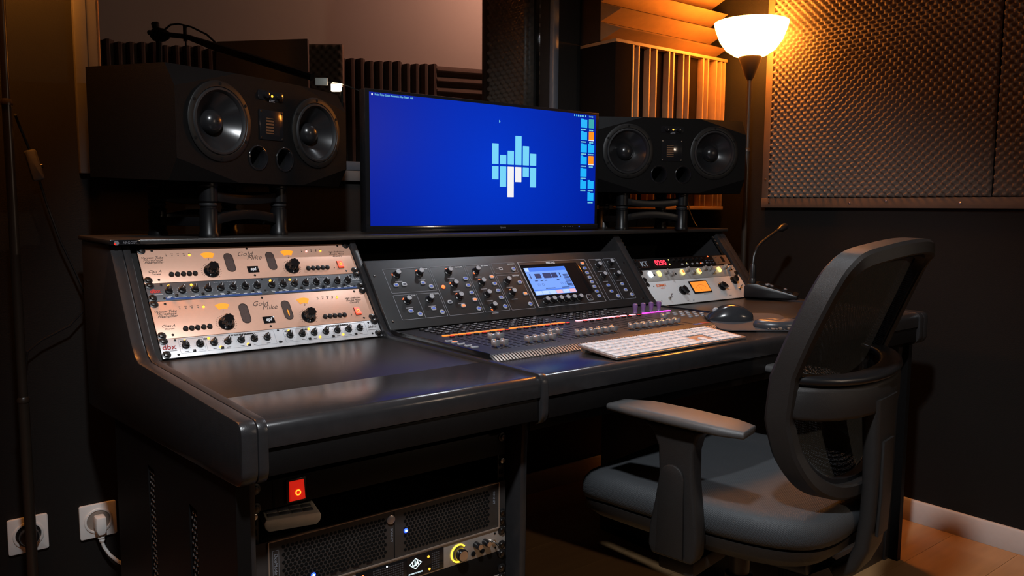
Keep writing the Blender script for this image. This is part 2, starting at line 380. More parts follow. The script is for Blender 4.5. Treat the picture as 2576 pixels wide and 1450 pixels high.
MB().cyl((0,.0,.02),(0,0,1.50),.012).build('post', M['black'], ms); MB().lathe([(.15,0),(.15,.012),(.02,.025)]).build('base', M['black'], ms)
fs_ = thing('foam_tile', 'small square of egg-crate foam on a thin post in the booth', 'acoustic foam', (1.06, 1.66, 0), (0, 0, RAD(-38)))
put('foam_sheet', foam_mesh(.155, .24, .036, .016, .006), M['foam'], fs_, (0, 0, 1.50))
MB().box(0, .155, -.0115, .012, 1.50, 1.741).build('backing_board', mat('raw_board', (.30,.19,.13), .6), fs_)
MB().cyl((.08,.0,.02),(.08,0,1.50),.010).build('post', M['black'], fs_); MB().lathe([(.13,0),(.13,.012),(.02,.025)], (.08,0,0)).build('base', M['black'], fs_)
cl = thing('glass_reflection_box', 'small bright lamp reflection built as a glowing box on a thin rod behind the window glass', 'lamp', (.80, .82, 0), (0, 0, RAD(-38)))  # reflection in the glass, added as a glowing box with tag and rod behind it
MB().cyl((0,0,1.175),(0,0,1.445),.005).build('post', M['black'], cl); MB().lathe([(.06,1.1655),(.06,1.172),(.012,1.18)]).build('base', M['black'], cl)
MB().box(-.034, .001, -.008, .006, 1.431, 1.455).build('reflection_face', M['reflection_glow'], cl, bev=.002)
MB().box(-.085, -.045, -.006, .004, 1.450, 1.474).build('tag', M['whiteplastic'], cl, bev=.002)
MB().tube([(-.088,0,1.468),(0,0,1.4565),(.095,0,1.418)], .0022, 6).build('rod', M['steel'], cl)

# ---------------------------------------------------------------- diffusers on the back wall
wd = thing('wedge_diffuser', 'wooden diffuser of stacked horizontal wedges above the fin diffuser', 'diffuser', (1.66, WB, 1.655))
MB().box(0, .625, -.10, -.0005, 0, .55).build('backing_board', M['wood_dark'], wd)
def wedge(b):
    x0, x1, h = .0, .632, .033
    b.add([(x0,-.1005,-h),(x1-.008,-.1005,-h),(x1-.008,-.1005,h),(x0,-.1005,h),(x0+.014,-.19,0),(x1-.014,-.19,0)], [(0,1,5,4),(3,4,5,2),(0,4,3),(1,2,5),(0,3,2,1)])
for i in range(8): inst('wedge', 'wedge', wedge, M['wood'], wd, (0, 0, .034+.0675*i), smooth=False)
qd = thing('fin_diffuser', 'wooden diffuser with pale vertical fins and wells coloured as lit and shaded behind the right speaker', 'diffuser', (1.70, WB, 1.055))
fx = [1.745,1.774,1.832,1.869,1.94,1.965,2.022,2.055,2.142,2.171,2.223,2.254,2.277]
for X in fx: inst('fin', 'fin', lambda b: b.box(-.0035, .0035, -.185, -.140, .012, .585), M['wood'], qd, (X-1.70, 0, 0), bev=.0006)
M['well'] = mat('shaded_well_board', (.011,.007,.0045), .95, spec=0, var=.2, scale=30)  # shade of the fins put into the colour of the left wells
MB().box(-.045, .040, -.183, -.001, .012, .585).build('side_board', mat('black_stained_board', (.008,.006,.005), .95, spec=0), qd, bev=.001)
ed = [1.7405]+fx
for i in range(1, len(ed)-1):
    a, b = ed[i]-1.70+.0037, ed[i+1]-1.70-.0037
    MB().box(a, b, -(.158 if i < 9 else .150), -.001, .012, .585).build('well_back', M['well'] if i < 9 else mat('lit_well_board', (.075,.045,.022), .8, spec=.1), qd)  # right wells get a lighter colour for the lamp light on them
MB().box(-.045, .59, -.185, -.001, -.002, .0115).build('bottom_board', M['wood'], qd, bev=.001)
MB().box(-.045, .59, -.185, -.001, .5855, .597).build('top_board', M['wood'], qd, bev=.001)

# ---------------------------------------------------------------- wall sockets
def socket(x, z, label, plug):
    t = thing('wall_socket', label, 'socket', (x, WB, z))
    MB().prism(rrect(-.043,.043,-.044,.044,.005), -.010, 0, 'y').build('cover_plate', M['whiteplastic'], t, bev=.002)
    MB().lathe([(.033,.0),(.033,.0025),(.0315,.0035),(.028,.0035),(.027,.001)], (0,-.0102,0), (0,-1,0), 32, cap=False).build('ring', M['whiteplastic'], t)
    MB().lathe([(.0268,.0),(.0268,.001)], (0,-.0103,0), (0,-1,0), 32).build('socket_well', M['blackplastic'] if plug == 'black' else mat('socket_well_grey', (.28,.22,.18), .5), t)
    return t
socket(-.171, .254, 'white square wall socket holding a round black plug behind the lamp pole', 'black')
pb = thing('power_plug', 'round black power plug in the socket behind the lamp pole', 'plug', (-.171, WB-.0118, .254))
MB().lathe([(.022,0),(.022,.018),(.019,.024),(.010,.026)], (0,0,0), (0,-1,0), 24).build('plug_body', M['blackplastic'], pb)
socket(-.016, .252, 'white square wall socket with a white plug next to the desk', 'white')
pw = thing('power_plug', 'white angled power plug with cable in the socket by the desk', 'plug', (-.016, WB-.012, .252))
MB().prism([(-.012,.018),(.012,.018),(.013,-.012),(.008,-.028),(-.008,-.028),(-.013,-.012)], -.034, -.0005, 'y').build('plug_body', M['whiteplastic'], pw, bev=.004)
MB().lathe([(.0075,0),(.0085,.004),(.007,.008),(.0085,.012),(.0065,.016),(.0075,.020),(.005,.026)], (0,-.018,-.026), (.1,0,-1), 12).build('strain_relief', M['whiteplastic'], pw)
MB().tube([(.002,-.018,-.05),(.006,-.019,-.065),(.018,-.022,-.088),(.035,-.026,-.108),(.055,-.03,-.125),(.08,-.03,-.15),(.10,-.02,-.235)], .0042, 8, up=(0,1,0)).build('cable', M['whiteplastic'], pw)

# ================================================================ studio desk
T = RAD(39.18); ST, CT = math.sin(T), math.cos(T)
RACK_ROT = (-T, 0, 0)
desk = thing('studio_desk', 'black studio desk with sloped rack bays, raised shelf and rounded armrest edge', 'desk', (.957, -.2, 0))
DO = Vector((.957, -.2, 0))
def dbuild(b, name, m, **k): return b.build(name, m, desk, loc=tuple(-DO), **k)
ZT = .757; FY = -.560
# cheek profile (y,z) shared by all upright boards
def cheek_prof(leg=True, drop=.0):
    p = [(.44, .976), (.168, .976), (.158, .965)]
    p += [(.020, .795), (-.005, .772), (-.03, .763)]
    p += [(-.52, .763)]
    p += arc(FY+.018-.004, .763-.018, .018, 90, 180, 6)
    p += arc(FY+.026-.004, .695, .026, 180, 270, 6)
    if leg:
        p += [(-.523, .674), (-.512, .680)] + arc(-.487+.0, .660, .022, 120, 180, 5)[0:] + [(-.505, .60)]
        p += [(-.500, .0), (.20, .0), (.20, .60), (.44, .60)]
    else:
        p += [(-.52, .667), (.09, .618), (.40, .594), (.44, .594)]
    return p
def cheek(x0, x1, leg, name, m=None, bev=.003): dbuild(MB().prism(cheek_prof(leg), x0, x1, 'x'), name, m or M['desk_edge'], bev=bev, angle=25)
cheek(-.052, -.0285, False, 'outer_cheek')
cheek(-.028, -.0135, True, 'side_board')
cheek(.4845, .4995, True, 'side_board'); 
cheek(1.400, 1.4255, True, 'side_board')
cheek(1.914, 1.938, True, 'side_board'); cheek(1.9385, 1.965, False, 'outer_cheek')
# pedestal outer side panels with perforated slots
def side_panel(xa, xb, sgn):
    b = MB(); slots = [(-.345, -.305), (-.10, -.055)]
    ys = [-.526, -.345, -.305, -.10, -.055, .20]
    zt = lambda y: .6655 - (y+.52)*.0803
    for i in range(5):
        y0, y1 = ys[i], ys[i+1]
        if (y0, y1) in slots:
            b.prism([(y0, .575), (y1, .575), (y1, zt(y1)), (y0, zt(y0))], xa, xb, 'x'); b.prism([(y0, 0), (y1, 0), (y1, .08), (y0, .08)], xa, xb, 'x')
        else: b.prism([(y0, 0), (y1, 0), (y1, zt(y1)), (y0, zt(y0))], xa, xb, 'x')
    dbuild(b, 'pedestal_panel', M['black'])
    for y0, y1 in slots:
        xo = xa+.003 if sgn > 0 else xb-.003; d = -1 if sgn > 0 else 1
        dbuild(MB().prism([(y0-.001,.08),(y1+.001,.08),(y1+.001,.575),(y0-.001,.575)], xo, xo-d*.002, 'x'), 'slot_backing', M['matte'])
        b = MB(); z = .09; r = 0
        while z < .57:
            for c in range(3):
                yy = y0+.008+.0125*c+(.006 if r % 2 else 0)
                if yy < y1-.003: b.lathe([(.0030,0),(.0022,.0012),(.0006,.0017)], (xo+d*.0001, yy, z), (d,0,0), 8)
            z += .0105; r += 1
        stuff(dbuild(b, 'slot_perforation', mat('perforated_steel', (.45,.48,.50), .25, .9)))
side_panel(-.0485, -.0285, .5); side_panel(1.9385, 1.9585, -.5)
# raised shelf
dbuild(MB().box(-.055, 1.968, .147, .46, .9765, .987), 'shelf', M['desk'], bev=.0025)
# worktops
def worktop(x0, x1, yb, name='worktop'): dbuild(MB().box(x0, x1, -.383, yb, .735, .7565), name, M['desk'], bev=.001)
worktop(-.013, .484, .010); worktop(.500, 1.3995, -.372); worktop(1.426, 1.9135, .010)
def armrest(x0, x1):
    p = [(-.3835, .7585), (-.52, .7595)] + arc(FY+.015, .7595-.015, .015, 90, 180, 8) + [(FY, .7215), (FY+.006, .7195), (-.3835, .7195)]
    dbuild(MB().prism(p, x0, x1, 'x'), 'armrest_pad', M['pad'], bev=.0012, angle=25)
    dbuild(MB().box(x0, x1, FY+.004, FY+.03, .680, .7193), 'apron', M['black'], bev=.001)
armrest(-.013, .484); armrest(.500, 1.3995); armrest(1.426, 1.9135)
dbuild(MB().box(.500, 1.3995, -.512, -.490, .648, .6795), 'cross_rail', M['black'], bev=.001)
dbuild(MB().box(-.013, .484, -.47, -.44, .650, .6795), 'cross_rail', M['black'])
# rack rails of the two sloped bays, lower bay rails
def rail_holes(b, z0, z1, p, y, x):
    z = z0; i = 0
    while z < z1:
        b.box(x-.0035, x+.0035, y-.0006, y, z-.0035, z+.0035); z += p; i += 1
for x0, x1 in ((-.0132, .0), (.4708, .4842), (1.4262, 1.440), (1.902, 1.9134)):
    e = MB().box(x0, x1, .006, .009, .001, .2625).build('rack_rail', M['rack_rail'], desk, loc=tuple(Vector((0, 0, .76))-DO), rot=RACK_ROT)
    if x0 > 1.4:
        for q in range(6): inst('rail_nut', 'railnut', lambda b: b.box(-.004,.004,-.003,.001,-.0045,.0045).cyl((0,-.003,0),(0,-.005,0),.003,n=8), M['steel'], e, ((x0+x1)/2+(.002 if x0 < 1.5 else -.002), .005, .257-.0145*q if q < 3 else .16-.0145*q), bev=.0006)
# inner back and floor of the sloped bays
for x0, x1 in ((-.013, .484), (1.426, 1.9135)):
    dbuild(MB().box(x0, x1, .430, .436, .60, .976), 'bay_back', M['matte'])
dbuild(MB().box(.500, 1.3995, .40, .406, .70, .976), 'bay_back', M['matte'])
# lower rack rails
LX0 = -.0125
for x in (-.005, .4625):
    b = MB().box(x-.0075, x+.0075, -.4735, -.4705, .05, .648); e = dbuild(b, 'rack_rail', M['rack_rail'])
    hb = MB(); z = .06
    while z < .645:
        hb.box(x-.0045, x+.0045, -.4743, -.4736, z-.0045, z+.0045); z += .0159
    h = hb.build('rail_holes', M['matte'], e); stuff(h)
    for z in ((.5955, .642) if x < .1 else (.590, .636)):
        inst('rail_nut', 'lownut', lambda b: b.cyl((0,0,0),(0,-.005,0),.005,n=12), M['steel'] if z < .6 else M['darksteel'], e, tuple(Vector((x, -.4745, z))), bev=.001)
dbuild(MB().box(-.013, .484, .16, .17, .0, .70), 'pedestal_back', M['matte'])
dbuild(MB().box(-.013, .484, -.47, .16, .03, .05), 'pedestal_floor', M['matte'])
dbuild(MB().box(1.426, 1.9135, .16, .17, .0, .70), 'pedestal_back', M['matte'])
dbuild(MB().box(1.426, 1.9135, -.494, -.480, .0, .090), 'kick_panel', mat('brown_black_board', (.035,.026,.021), .5), bev=.001)
# maker's badge on the shelf edge
bd = dbuild(MB().box(-.0545, .003, .1445, .1472, .9768, .9867), 'badge', M['gloss'], bev=.0006)
MB().prism([(.0052*math.cos(RAD(60*i)), .0052*math.sin(RAD(60*i))) for i in range(6)], -.0006, 0, 'y').build('badge_emblem', M['greytext'], bd, loc=(-.0425, .1444, .9805))
MB().prism([(-.0048,.001),(-.001,-.001),(-.001,-.0050),(-.0048,-.0026)], -.0010, -.0001, 'y').build('badge_emblem_red', M['red'], bd, loc=(-.0425, .1442, .9805))
text('badge_lettering', 'ARGOSY', .0070, M['greytext'], bd, (-.017, .1443, .9805))
# right pedestal: patch cables in the open bay
for i, (x, z, c, nm) in enumerate(((1.748,.120,(.60,.05,.09),'red'),(1.770,.138,(.7,.68,.65),'white'),(1.790,.142,(.80,.34,.02),'orange'),(1.825,.140,(.60,.04,.09),'red'),(1.842,.120,(.35,.35,.36),'grey'),(1.730,.112,(.7,.7,.7),'pale grey'))):
    t = thing('patch_cable', '%s patch cable plug hanging in the right pedestal, %s of the row' % (nm, ('second from the left','third from the left','fourth from the left','second from the right','rightmost','leftmost')[i]), 'cable', (x, -.468, z), (RAD(-30+10*i), RAD(15*(i % 3)-15), 0), 'patch cables in the right pedestal')
    m = mat('cable_'+nm, c, .4)
    MB().lathe([(.004,0),(.0065,.004),(.007,.034),(.004,.040)], (0,0,0), (0,0,1), 10).build('plug_sleeve', m, t)
    MB().lathe([(.003,-.022),(.003,0)], (0,0,0), (0,0,1), 8).build('plug_tip', M['chrome'], t)
    MB().tube([(0,0,.034),(.004,.02,.05),(.0,.08,.06),(-.01,.2,.02)], .003, 6).build('cable', m, t)

# ================================================================ rack units (local x along the panel, z up the panel, -y out of it)
RU = .04445
def unit(name, label, cat, x0, u0, n, pm, loc=None, rot=RACK_ROT, depth=.15, group=None, wd=.4826):
    h = n*RU
    if loc is None:
        s = u0*RU; loc = (x0, s*ST, .76+s*CT)
    t = thing(name, label, cat, loc, rot, group)
    MB().box(.0003, wd-.0003, 0, .003, .0004, h-.0004).build('face_plate', pm, t, bev=.0006)
    MB().box(.022, wd-.022, .0032, depth, .004, h-.004).build('chassis', M['black'], t)
    return t, h
def k_rack(b): b.lathe([(.0058,0),(.0058,.0015),(.0045,.0042),(.002,.0048)], (0,0,0), (0,-1,0), 14)
def rack_screws(t, pts):
    for x, z in pts:
        o = inst('rack_screw', 'rackscrew', k_rack, M['darksteel'], t, (x, -.0002, z))
        inst('screw_washer', 'rackwasher', lambda b: b.lathe([(.0085,0),(.0085,.0012),(.006,.002)], (0,0,0), (0,-1,0), 14), M['blackplastic'], o, (0, .0001, 0))
def dot(name, t, m, pts, r=.0022, h=.0012):
    for x, z in pts: inst(name, 'dot%g_%g' % (r, h), lambda b: b.lathe([(r,0),(r*.9,h*.8),(r*.4,h)], (0,0,0), (0,-1,0), 10), m, t, (x, -.0001, z))
def k_flute(b):
    vs = []; n = 48
    for h, k in ((.008, 1), (.021, .93), (.024, .80)):
        for i in range(n):
            a = 2*PI*i/n; r = (.0118+.0012*math.cos(8*a))*k; vs.append((r*math.cos(a), -h, r*math.sin(a)))
    fs = [(j*n+i, j*n+(i+1) % n, (j+1)*n+(i+1) % n, (j+1)*n+i) for j in range(2) for i in range(n)] + [tuple(range(2*n, 3*n))]
    b.add(vs, fs)
def big_knob(t, x, z, ang, key='gm'):
    sk = inst('knob_skirt', 'gmskirt', lambda b: b.lathe([(.0165,0),(.0165,.003),(.0125,.008),(.0115,.0082)], (0,0,0), (0,-1,0), 28), M['gloss'], t, (x, 0, z), (0, ang, 0))
    inst('knob_cap', 'gmcap', k_flute, M['gloss'], sk, (0, 0, 0))
    inst('pointer', 'gmptr', lambda b: b.box(-.0007,.0007,-.0068,-.0035,.0125,.0158), M['whitetext'], sk, (0, 0, 0))
    return sk
GT = M['darktext']
def gold_mike(u0, label, glow, lit2):
    t, h = unit('microphone_preamplifier', label, 'preamplifier', 0, u0, 2, M['gold'], group='rose-gold preamplifiers in the left rack')
    rack_screws(t, ((.008,.0825),(.008,.0075),(.4735,.0825),(.4735,.0085)))
    dot('face_screw', t, M['darksteel'], ((.029,.082),(.029,.008),(.230,.0815),(.230,.008),(.4525,.0822),(.4525,.008)), .0027, .001)
    for i, (s, z) in enumerate((('Vacuum Tube', .064), ('Microphone', .058), ('Preamplifier', .052))): text('lettering', s, .0078, GT, t, (.0255+.001*i, -.0003, z), shear=.45)
    text('lettering', 'Class A', .0085, GT, t, (.0245, -.0003, .0295), shear=.45); text('lettering', 'Discrete', .0052, GT, t, (.0255, -.0003, .0225), shear=.45)
    for s, z in (('High Definition', .0645), ('Double Mono', .0582), ('Circuitry', .0522)): text('lettering', s, .0066, GT, t, (.442, -.0003, z), shear=.45)
    text('logo_lettering', 'Gold', .0175, GT, t, (.2205, -.0003, .0665), shear=.45, off=-.0002); text('logo_lettering', 'Mike', .0175, GT, t, (.2395, -.0003, .0560), shear=.45, off=-.0002)
    bd = MB().box(.2175,.2425,-.0012,0,.0155,.0325).build('maker_badge', M['gloss'], t, bev=.0004)
    text('badge_lettering', 'spl', .0115, M['whitetext'], bd, (.230, -.0014, .0245), shear=.15, off=.0004)
    dot('indicator_led', t, M['darksteel'], [(.0548+.0121*i, .0684) for i in range(4)], .0012); dot('indicator_led', t, M['amber'], [(.1023, .0684)], .0028, .002)
    dot('indicator_led', t, M['darksteel'], [(.357+.0118*i, .0687) for i in range(4) if not (lit2 and i == 1)], .0012); dot('indicator_led', t, M['amber'], [(.4042, .0687)], .0026, .002)
    if lit2: dot('indicator_led', t, M['pinkled'], [(.3687, .0687)], .0026, .002)
    for xs in (.0548, .357):
        for i in range(5): text('tick_label', '48V PAD LOW PH OVL'.split()[i], .0028, GT, t, (xs+.0121*i, -.0003, .0727))
    for cx in (.1405, .3205):
        a = arc(cx, .0440, .0300, 60, 120, 10); b_ = arc(cx, .0440, .0165, 120, 60, 6)
        MB().prism(a+b_, -.0008, 0, 'y').build('meter_window', M['orange'], t)
    for x, s in ((.139, '1'), (.3205, '2')):
        text('channel_number', s, .0068, GT, t, (x, -.0003, .0553), shear=.3); big_knob(t, x, .0240, RAD(205 if s == '1' else 190))
        b = MB()
        for i in range(21):
            a = RAD(-135+13.5*i); b.box(-.0003,.0003,-.0003,0,.019,.0215, Matrix.Translation((x,0,.0240)) @ Matrix.Rotation(a, 4, 'Y'))
        b.build('scale_marks', GT, t)
    for i, x in enumerate((.183, .277)):
        o = MB().prism(rrect(x-.0095,x+.0095,.0205,.0695,.0094,6), -.0006, 0, 'y').build('tube_window', mat('tube_grille', (.055,.030,.024), .6, var=.8, scale=900), t)
        b = MB(); outline(b, x-.0099, x+.0099, .0201, .0699, .0098, .0007, 0, -.0012); b.build('window_rim', M['darksteel'], t)
        if glow and i: MB().lathe([(.0005,0),(.0016,.004),(.0014,.012),(.0004,.016)], (x+.001,-.0008,.030), (0,0,1), 10).build('tube_glow', M['orange'], t)
    for xs in (.0555, .358):
        for i in range(5):
            inst('push_button', 'gmbtn', lambda b: b.lathe([(.0052,0),(.0052,.0045),(.0043,.0058),(.002,.006)], (0,0,0), (0,-1,0), 16), M['blackplastic'], t, (xs+.01195*i, 0, .0190))
            text('tick_label', 'MIC HP INV FLA MUT'.split()[i], .0026, GT, t, (xs+.0119*i, -.0003, .0262))
    sw = MB().box(.4345,.4490,-.0012,0,.0160,.0375).build('power_switch', M['gloss'], t, bev=.0004)
    MB().prism([(-.0013,.0168),(-.0052,.0185),(-.0026,.0365),(-.0013,.0367)], .4355, .448, 'x').build('rocker', M['redbutton'], sw)
    b = MB(); b.lathe([(.0032,0),(.0032,.0004),(.0022,.0004),(.0022,0)], (.4418,-.0046,.0265), (0,-1,.14), 14, cap=False); b.build('rocker_mark', M['amber'], sw)
    dot('switch_led', t, M['darksteel'], [(.424, .0185)], .0012)
    return t
gold_mike(4, 'rose-gold microphone preamplifier at the top of the left sloped rack', False, True)
gold_mike(1, 'lower rose-gold microphone preamplifier with one glowing tube, between the two narrow compressors', True, False)
def k_dbx(b):
    b.lathe([(.0078,0),(.0076,.003),(.0058,.0042)], (0,0,0), (0,-1,0), 18)
    b.add([(-.0058,-.004,-.003),(.0058,-.004,-.003),(.0052,-.004,.0072),(-.0052,-.004,.0072),(-.0032,-.0135,-.0028),(.0032,-.0135,-.0028),(.0022,-.0125,.0066),(-.0022,-.0125,.0066)],
          [(0,1,5,4),(1,2,6,5),(2,3,7,6),(3,0,4,7),(4,5,6,7)])
def dbx_knob(t, x, z, a):
    o = inst('knob', 'dbxknob', k_dbx, M['blackplastic'], t, (x, 0, z), (0, a, 0), bev=.0004)
    inst('pointer', 'dbxptr', lambda b: b.box(-.0005,.0005,-.0142,-.0128,-.001,.0066), M['whitetext'], o, (0, 0, 0))
random.seed(11)
def dbx(u0, name, label, pm, kx, leds, prn, badge, logo_m, knz, boxes):
    t, h = unit('dynamics_processor', label, 'compressor', 0, u0, 1, pm)
    rack_screws(t, ((.0085,.0395),(.0085,.0085),(.4738,.0402),(.4738,.008)))
    for x in kx: dbx_knob(t, x, knz, random.choice((-.6,-.2,0,.2,.5,.55)))
    for x in kx:
        b = MB()
        for i in range(9):
            b.box(-.00025,.00025,-.0003,0,.0090,.0105, Matrix.Translation((x,0,knz)) @ Matrix.Rotation(RAD(-130+32*i), 4, 'Y'))
        b.box(x-.004,x+.004,-.0003,0,knz-.0138,knz-.0128); b.build('scale_marks', prn, t)
    dot('indicator_led', t, M['amber'], leds, .0028, .0025)
    text('maker_lettering', 'dbx', .0165 if badge == '266xs' else .0135, logo_m, t, (.0162, -.0004, .0250), off=.0002, sx=1.05)
    text('model_lettering', badge, .0110 if badge == '166XL' else .0105, prn if badge == '166XL' else M['darktext'], t, (.4668 if badge == '166XL' else .4640, -.0004, .0272), shear=.1, sx=.72 if badge == '166XL' else .85)
    MB().box(.004,.030,-.0004,0,.0160,.0168).build('underline', prn, t); MB().box(.452,.478,-.0004,0,.0185,.0192).build('underline', prn, t)
    dot('face_screw', t, M['blackplastic'], ((.0305,.0395),(.0305,.0065),(.2425,.0405),(.2425,.0115),(.4585,.0385),(.4590,.0090)), .0025, .001)
    for x in [(kx[i]+kx[i+1])/2 for i in range(0, len(kx)-1, 2)]:
        inst('push_button', 'dbxbtn', lambda b: b.box(-.003,.003,-.003,0,-.0022,.0022), M['blackplastic'], t, (x, 0, .0115), bev=.0006)
    b = MB()
    for x0, x1 in ((.136,.186),(.353,.403)):
        for i in range(9): b.box(x0+(x1-x0)*i/9, x0+(x1-x0)*(i+.7)/9, -.0005, 0, .0375, .0400)
    stuff(b.build('meter_marks', M['blackplastic'] if badge == '266xs' else M['greytext'], t))
    return t
kx166 = [.0423+.0264*i for i in range(8)] + [.2602+.0264*i for i in range(8)]
t1 = dbx(3, '', 'dark slate compressor with knob row and red lettering, between the rose-gold preamplifiers', M['grey_panel'], kx166, ((.0443,.036),(.0897,.0357),(.2601,.0357),(.3056,.0357)), M['whitetext'], '166XL', M['redtext'], .0235, None)
b = MB()
for x0 in (.033, .262): b.box(x0, x0+.20, -.0004, 0, .0020, .0062)
b.box(.033,.048,-.0005,0,.0064,.0080); b.build('blue_stripe', M['bluestripe'], t1)
b = MB()
for i in range(28): b.box(.035+.0158*i, .035+.0158*i+.008, -.0006, 0, .0062, .0074)
b.build('print_marks', M['whitetext'], t1)
kx266 = [.0479+.0277*i for i in range(7)] + [.2646+.0278*i for i in range(7)]
t2 = dbx(0, '', 'silver compressor with amber leds at the bottom of the left sloped rack', M['silver'], kx266, ((.0491,.0362),(.095,.0366),(.1147,.014),(.1707,.014),(.2651,.0365),(.3108,.0364),(.331,.0136),(.3869,.0138)), GT, '266xs', M['dredtext'], .0252, None)
b = MB()
for x0, x1 in ((.036,.085),(.088,.2325),(.2525,.3005),(.3040,.4485)): outline(b, x0, x1, .0085, .0410, .002, .0004, 0, -.0003)
stuff(b.build('section_lines', M['line'], t2))
b = MB()
for x0, x1 in ((.150,.191),(.367,.4075),(.039,.047),(.085,.093),(.256,.263),(.302,.309)): b.box(x0, x1, -.0006, 0, .0350 if x1-x0 < .02 else .0372, .0392 if x1-x0 > .02 else .0378)
b.build('meter_window', M['blackplastic'], t2)

# right rack: tube compressor, lit preamp, effects unit
RX = 1.43
t, h = unit('tube_compressor', 'light grey compressor with orange meter at the foot of the right sloped rack', 'compressor', RX, 0, 2, M['white_panel'])
rack_screws(t, ((.009,.080),(.4735,.010)))
text('maker_lettering', 'SUMMIT', .0135, M['orangetext'], t, (.068, -.0004, .0725), off=.0003); text('maker_lettering', 'AUDIO', .0062, M['orangetext'], t, (.068, -.0004, .0625))
mt = MB().box(.200,.290,-.003,0,.031,.079).build('meter_frame', M['gloss'], t, bev=.001)
MB().box(.2045,.2855,-.0036,-.0031,.0355,.0745).build('meter_face', M['orangestrip'], mt)
b = MB().prism(arc(.245, .030, .032, 40, 140, 12)+arc(.245, .030, .0312, 140, 40, 12), -.0040, -.0037, 'y'); b.box(.2446,.2452,-.0040,-.0037,.036,.062, Matrix.Translation((.245,0,.036)) @ Matrix.Rotation(-.45,4,'Y') @ Matrix.Translation((-.245,0,-.036))); b.build('meter_scale', M['orangetext'], mt)
def k_chick(b):
    b.lathe([(.0155,0),(.0150,.004),(.0100,.006)], (0,0,0), (0,-1,0), 20)
    b.prism([(-.007,-.010),(.007,-.010),(.0085,.004),(0,.0185),(-.0085,.004)], -.018, -.005, 'y')
for x, z, a in ((.1505,.0465,2.6),(.3530,.0480,2.2),(.4355,.0690,.5)):
    o = inst('knob', 'chick', k_chick, M['gloss'], t, (x, 0, z), (0, a, 0), bev=.001)
    b = MB()
    for i in range(11): b.box(-.0003,.0003,-.0003,0,.020,.0225, Matrix.Translation((x,0,z)) @ Matrix.Rotation(RAD(-140+28*i), 4, 'Y'))
    b.build('scale_marks', M['greytext'], t)
for x, z, a in ((.072,.0235,.7),(.4395,.0340,.45)):
    o = inst('toggle_switch', 'tognut', lambda b: b.lathe([(.0055,0),(.0055,.003),(.0035,.0045)], (0,0,0), (0,-1,0), 12), M['steel'], t, (x, 0, z))
    inst('toggle_lever', 'toglev', lambda b: b.lathe([(.0016,0),(.0019,.010),(.0026,.013),(.0014,.015)], (0,-.004,0), (.35,-.75,.6), 10), M['chrome'], o, (0, 0, 0))
dot('face_screw', t, M['darksteel'], ((.032,.0715),(.032,.0175),(.461,.0275)), .0022, .001)
for s, x, z in (('REDUCTION', .255, .0265), ('GAIN', .150, .0085), ('OUT', .178, .0085), ('OUTPUT', .372, .0120)): text('tick_label', s, .0036, M['greytext'], t, (x, -.0003, z))
M['warm_silver'] = mat('warm_silver_panel', (.42,.41,.40), .45, .3)
t, h = unit('channel_strip', 'slim silver channel strip with yellow and white lit buttons, middle of the right rack', 'channel strip', RX, 2, 1, M['warm_silver'])
rack_screws(t, ((.009,.0365),(.009,.0095),(.4735,.0095)))
def k_lit(b): b.prism(rrect(-.0065,.0065,-.010,.010,.005), -.006, 0, 'y')
inst('lit_button', 'litb', k_lit, M['white_led'], t, (.0455, 0, .0265), bev=.001)
for x in (.0865, .392): inst('lit_button', 'litb', k_lit, M['yellow_led'], t, (x, 0, .0270), bev=.001)
for x in (.199, .284):
    o = inst('lit_button', 'litb', k_lit, M['yellow_led'], t, (x, 0, .0260), bev=.001)
    inst('button_core', 'litc', lambda b: b.prism(rrect(-.0038,.0038,-.0065,.0065,.0035), -.0068, -.0061, 'y'), M['redhot'], o, (0, 0, 0))
def k_slim(b): b.lathe([(.0075,0),(.0070,.010),(.0050,.0115),(.0048,.018),(.002,.0185)], (0,0,0), (0,-1,0), 14)
for i, (x, z) in enumerate(((.117,.0300),(.138,.0215),(.223,.0330),(.243,.0215),(.312,.0330),(.340,.0310),(.346,.0180),(.424,.0340),(.442,.0270))):
    inst('knob', 'slim', k_slim, mat('grey_knob', (.30,.28,.27), .35), t, (x, 0, z))
dot('jack', t, M['matte'], ((.064,.0250),(.165,.0240),(.262,.0250),(.370,.0260),(.462,.0260)), .0042, .0006)
t, h = unit('effects_unit', 'black effects unit with red digit display, top of the right rack gear', 'effects unit', RX, 3, 1, M['black'])
rack_screws(t, ((.009,.0365),(.009,.0090)))
MB().box(.024,.066,-.0006,0,.008,.038).build('logo_plate', M['gloss'], t)
text('logo_lettering', 'KT', .026, mat('pale_blue_grey_print', (.30,.36,.42), .5), t, (.045, -.0009, .0225), off=.0005)
MB().box(.086,.160,-.0008,0,.006,.040).build('display_window', M['gloss'], t)
text('display_digits', '0290', .028, M['reddisplay'], t, (.1225, -.0012, .0235), off=.0006, sx=.95)
dot('indicator_led', t, M['yellow_led'], ((.169,.034),(.163,.017),(.2475,.0165)), .0024, .0015); dot('indicator_led', t, M['redhot'], ((.319,.0135),(.3765,.0400)), .0026, .0015)
for i in range(7): inst('knob', 'fxk', lambda b: b.lathe([(.005,0),(.0045,.008),(.002,.0085)], (0,0,0), (0,-1,0), 12), M['blackplastic'], t, (.185+.024*i, 0, .030))
for i in range(6): inst('push_button', 'fxb', lambda b: b.box(-.004,.004,-.003,0,-.003,.003), M['rim'], t, (.222+.026*i, 0, .0130), bev=.0008)
for i in range(6): inst('push_button', 'fxb2', lambda b: b.box(-.0035,.0035,-.003,0,-.002,.002), M['dimbtn'], t, (.352+.017*(i % 3), 0, .012+.010*(i//3)), bev=.0006)
MB().box(.398,.474,-.0008,0,.004,.041).build('end_plate', M['frame'], t)
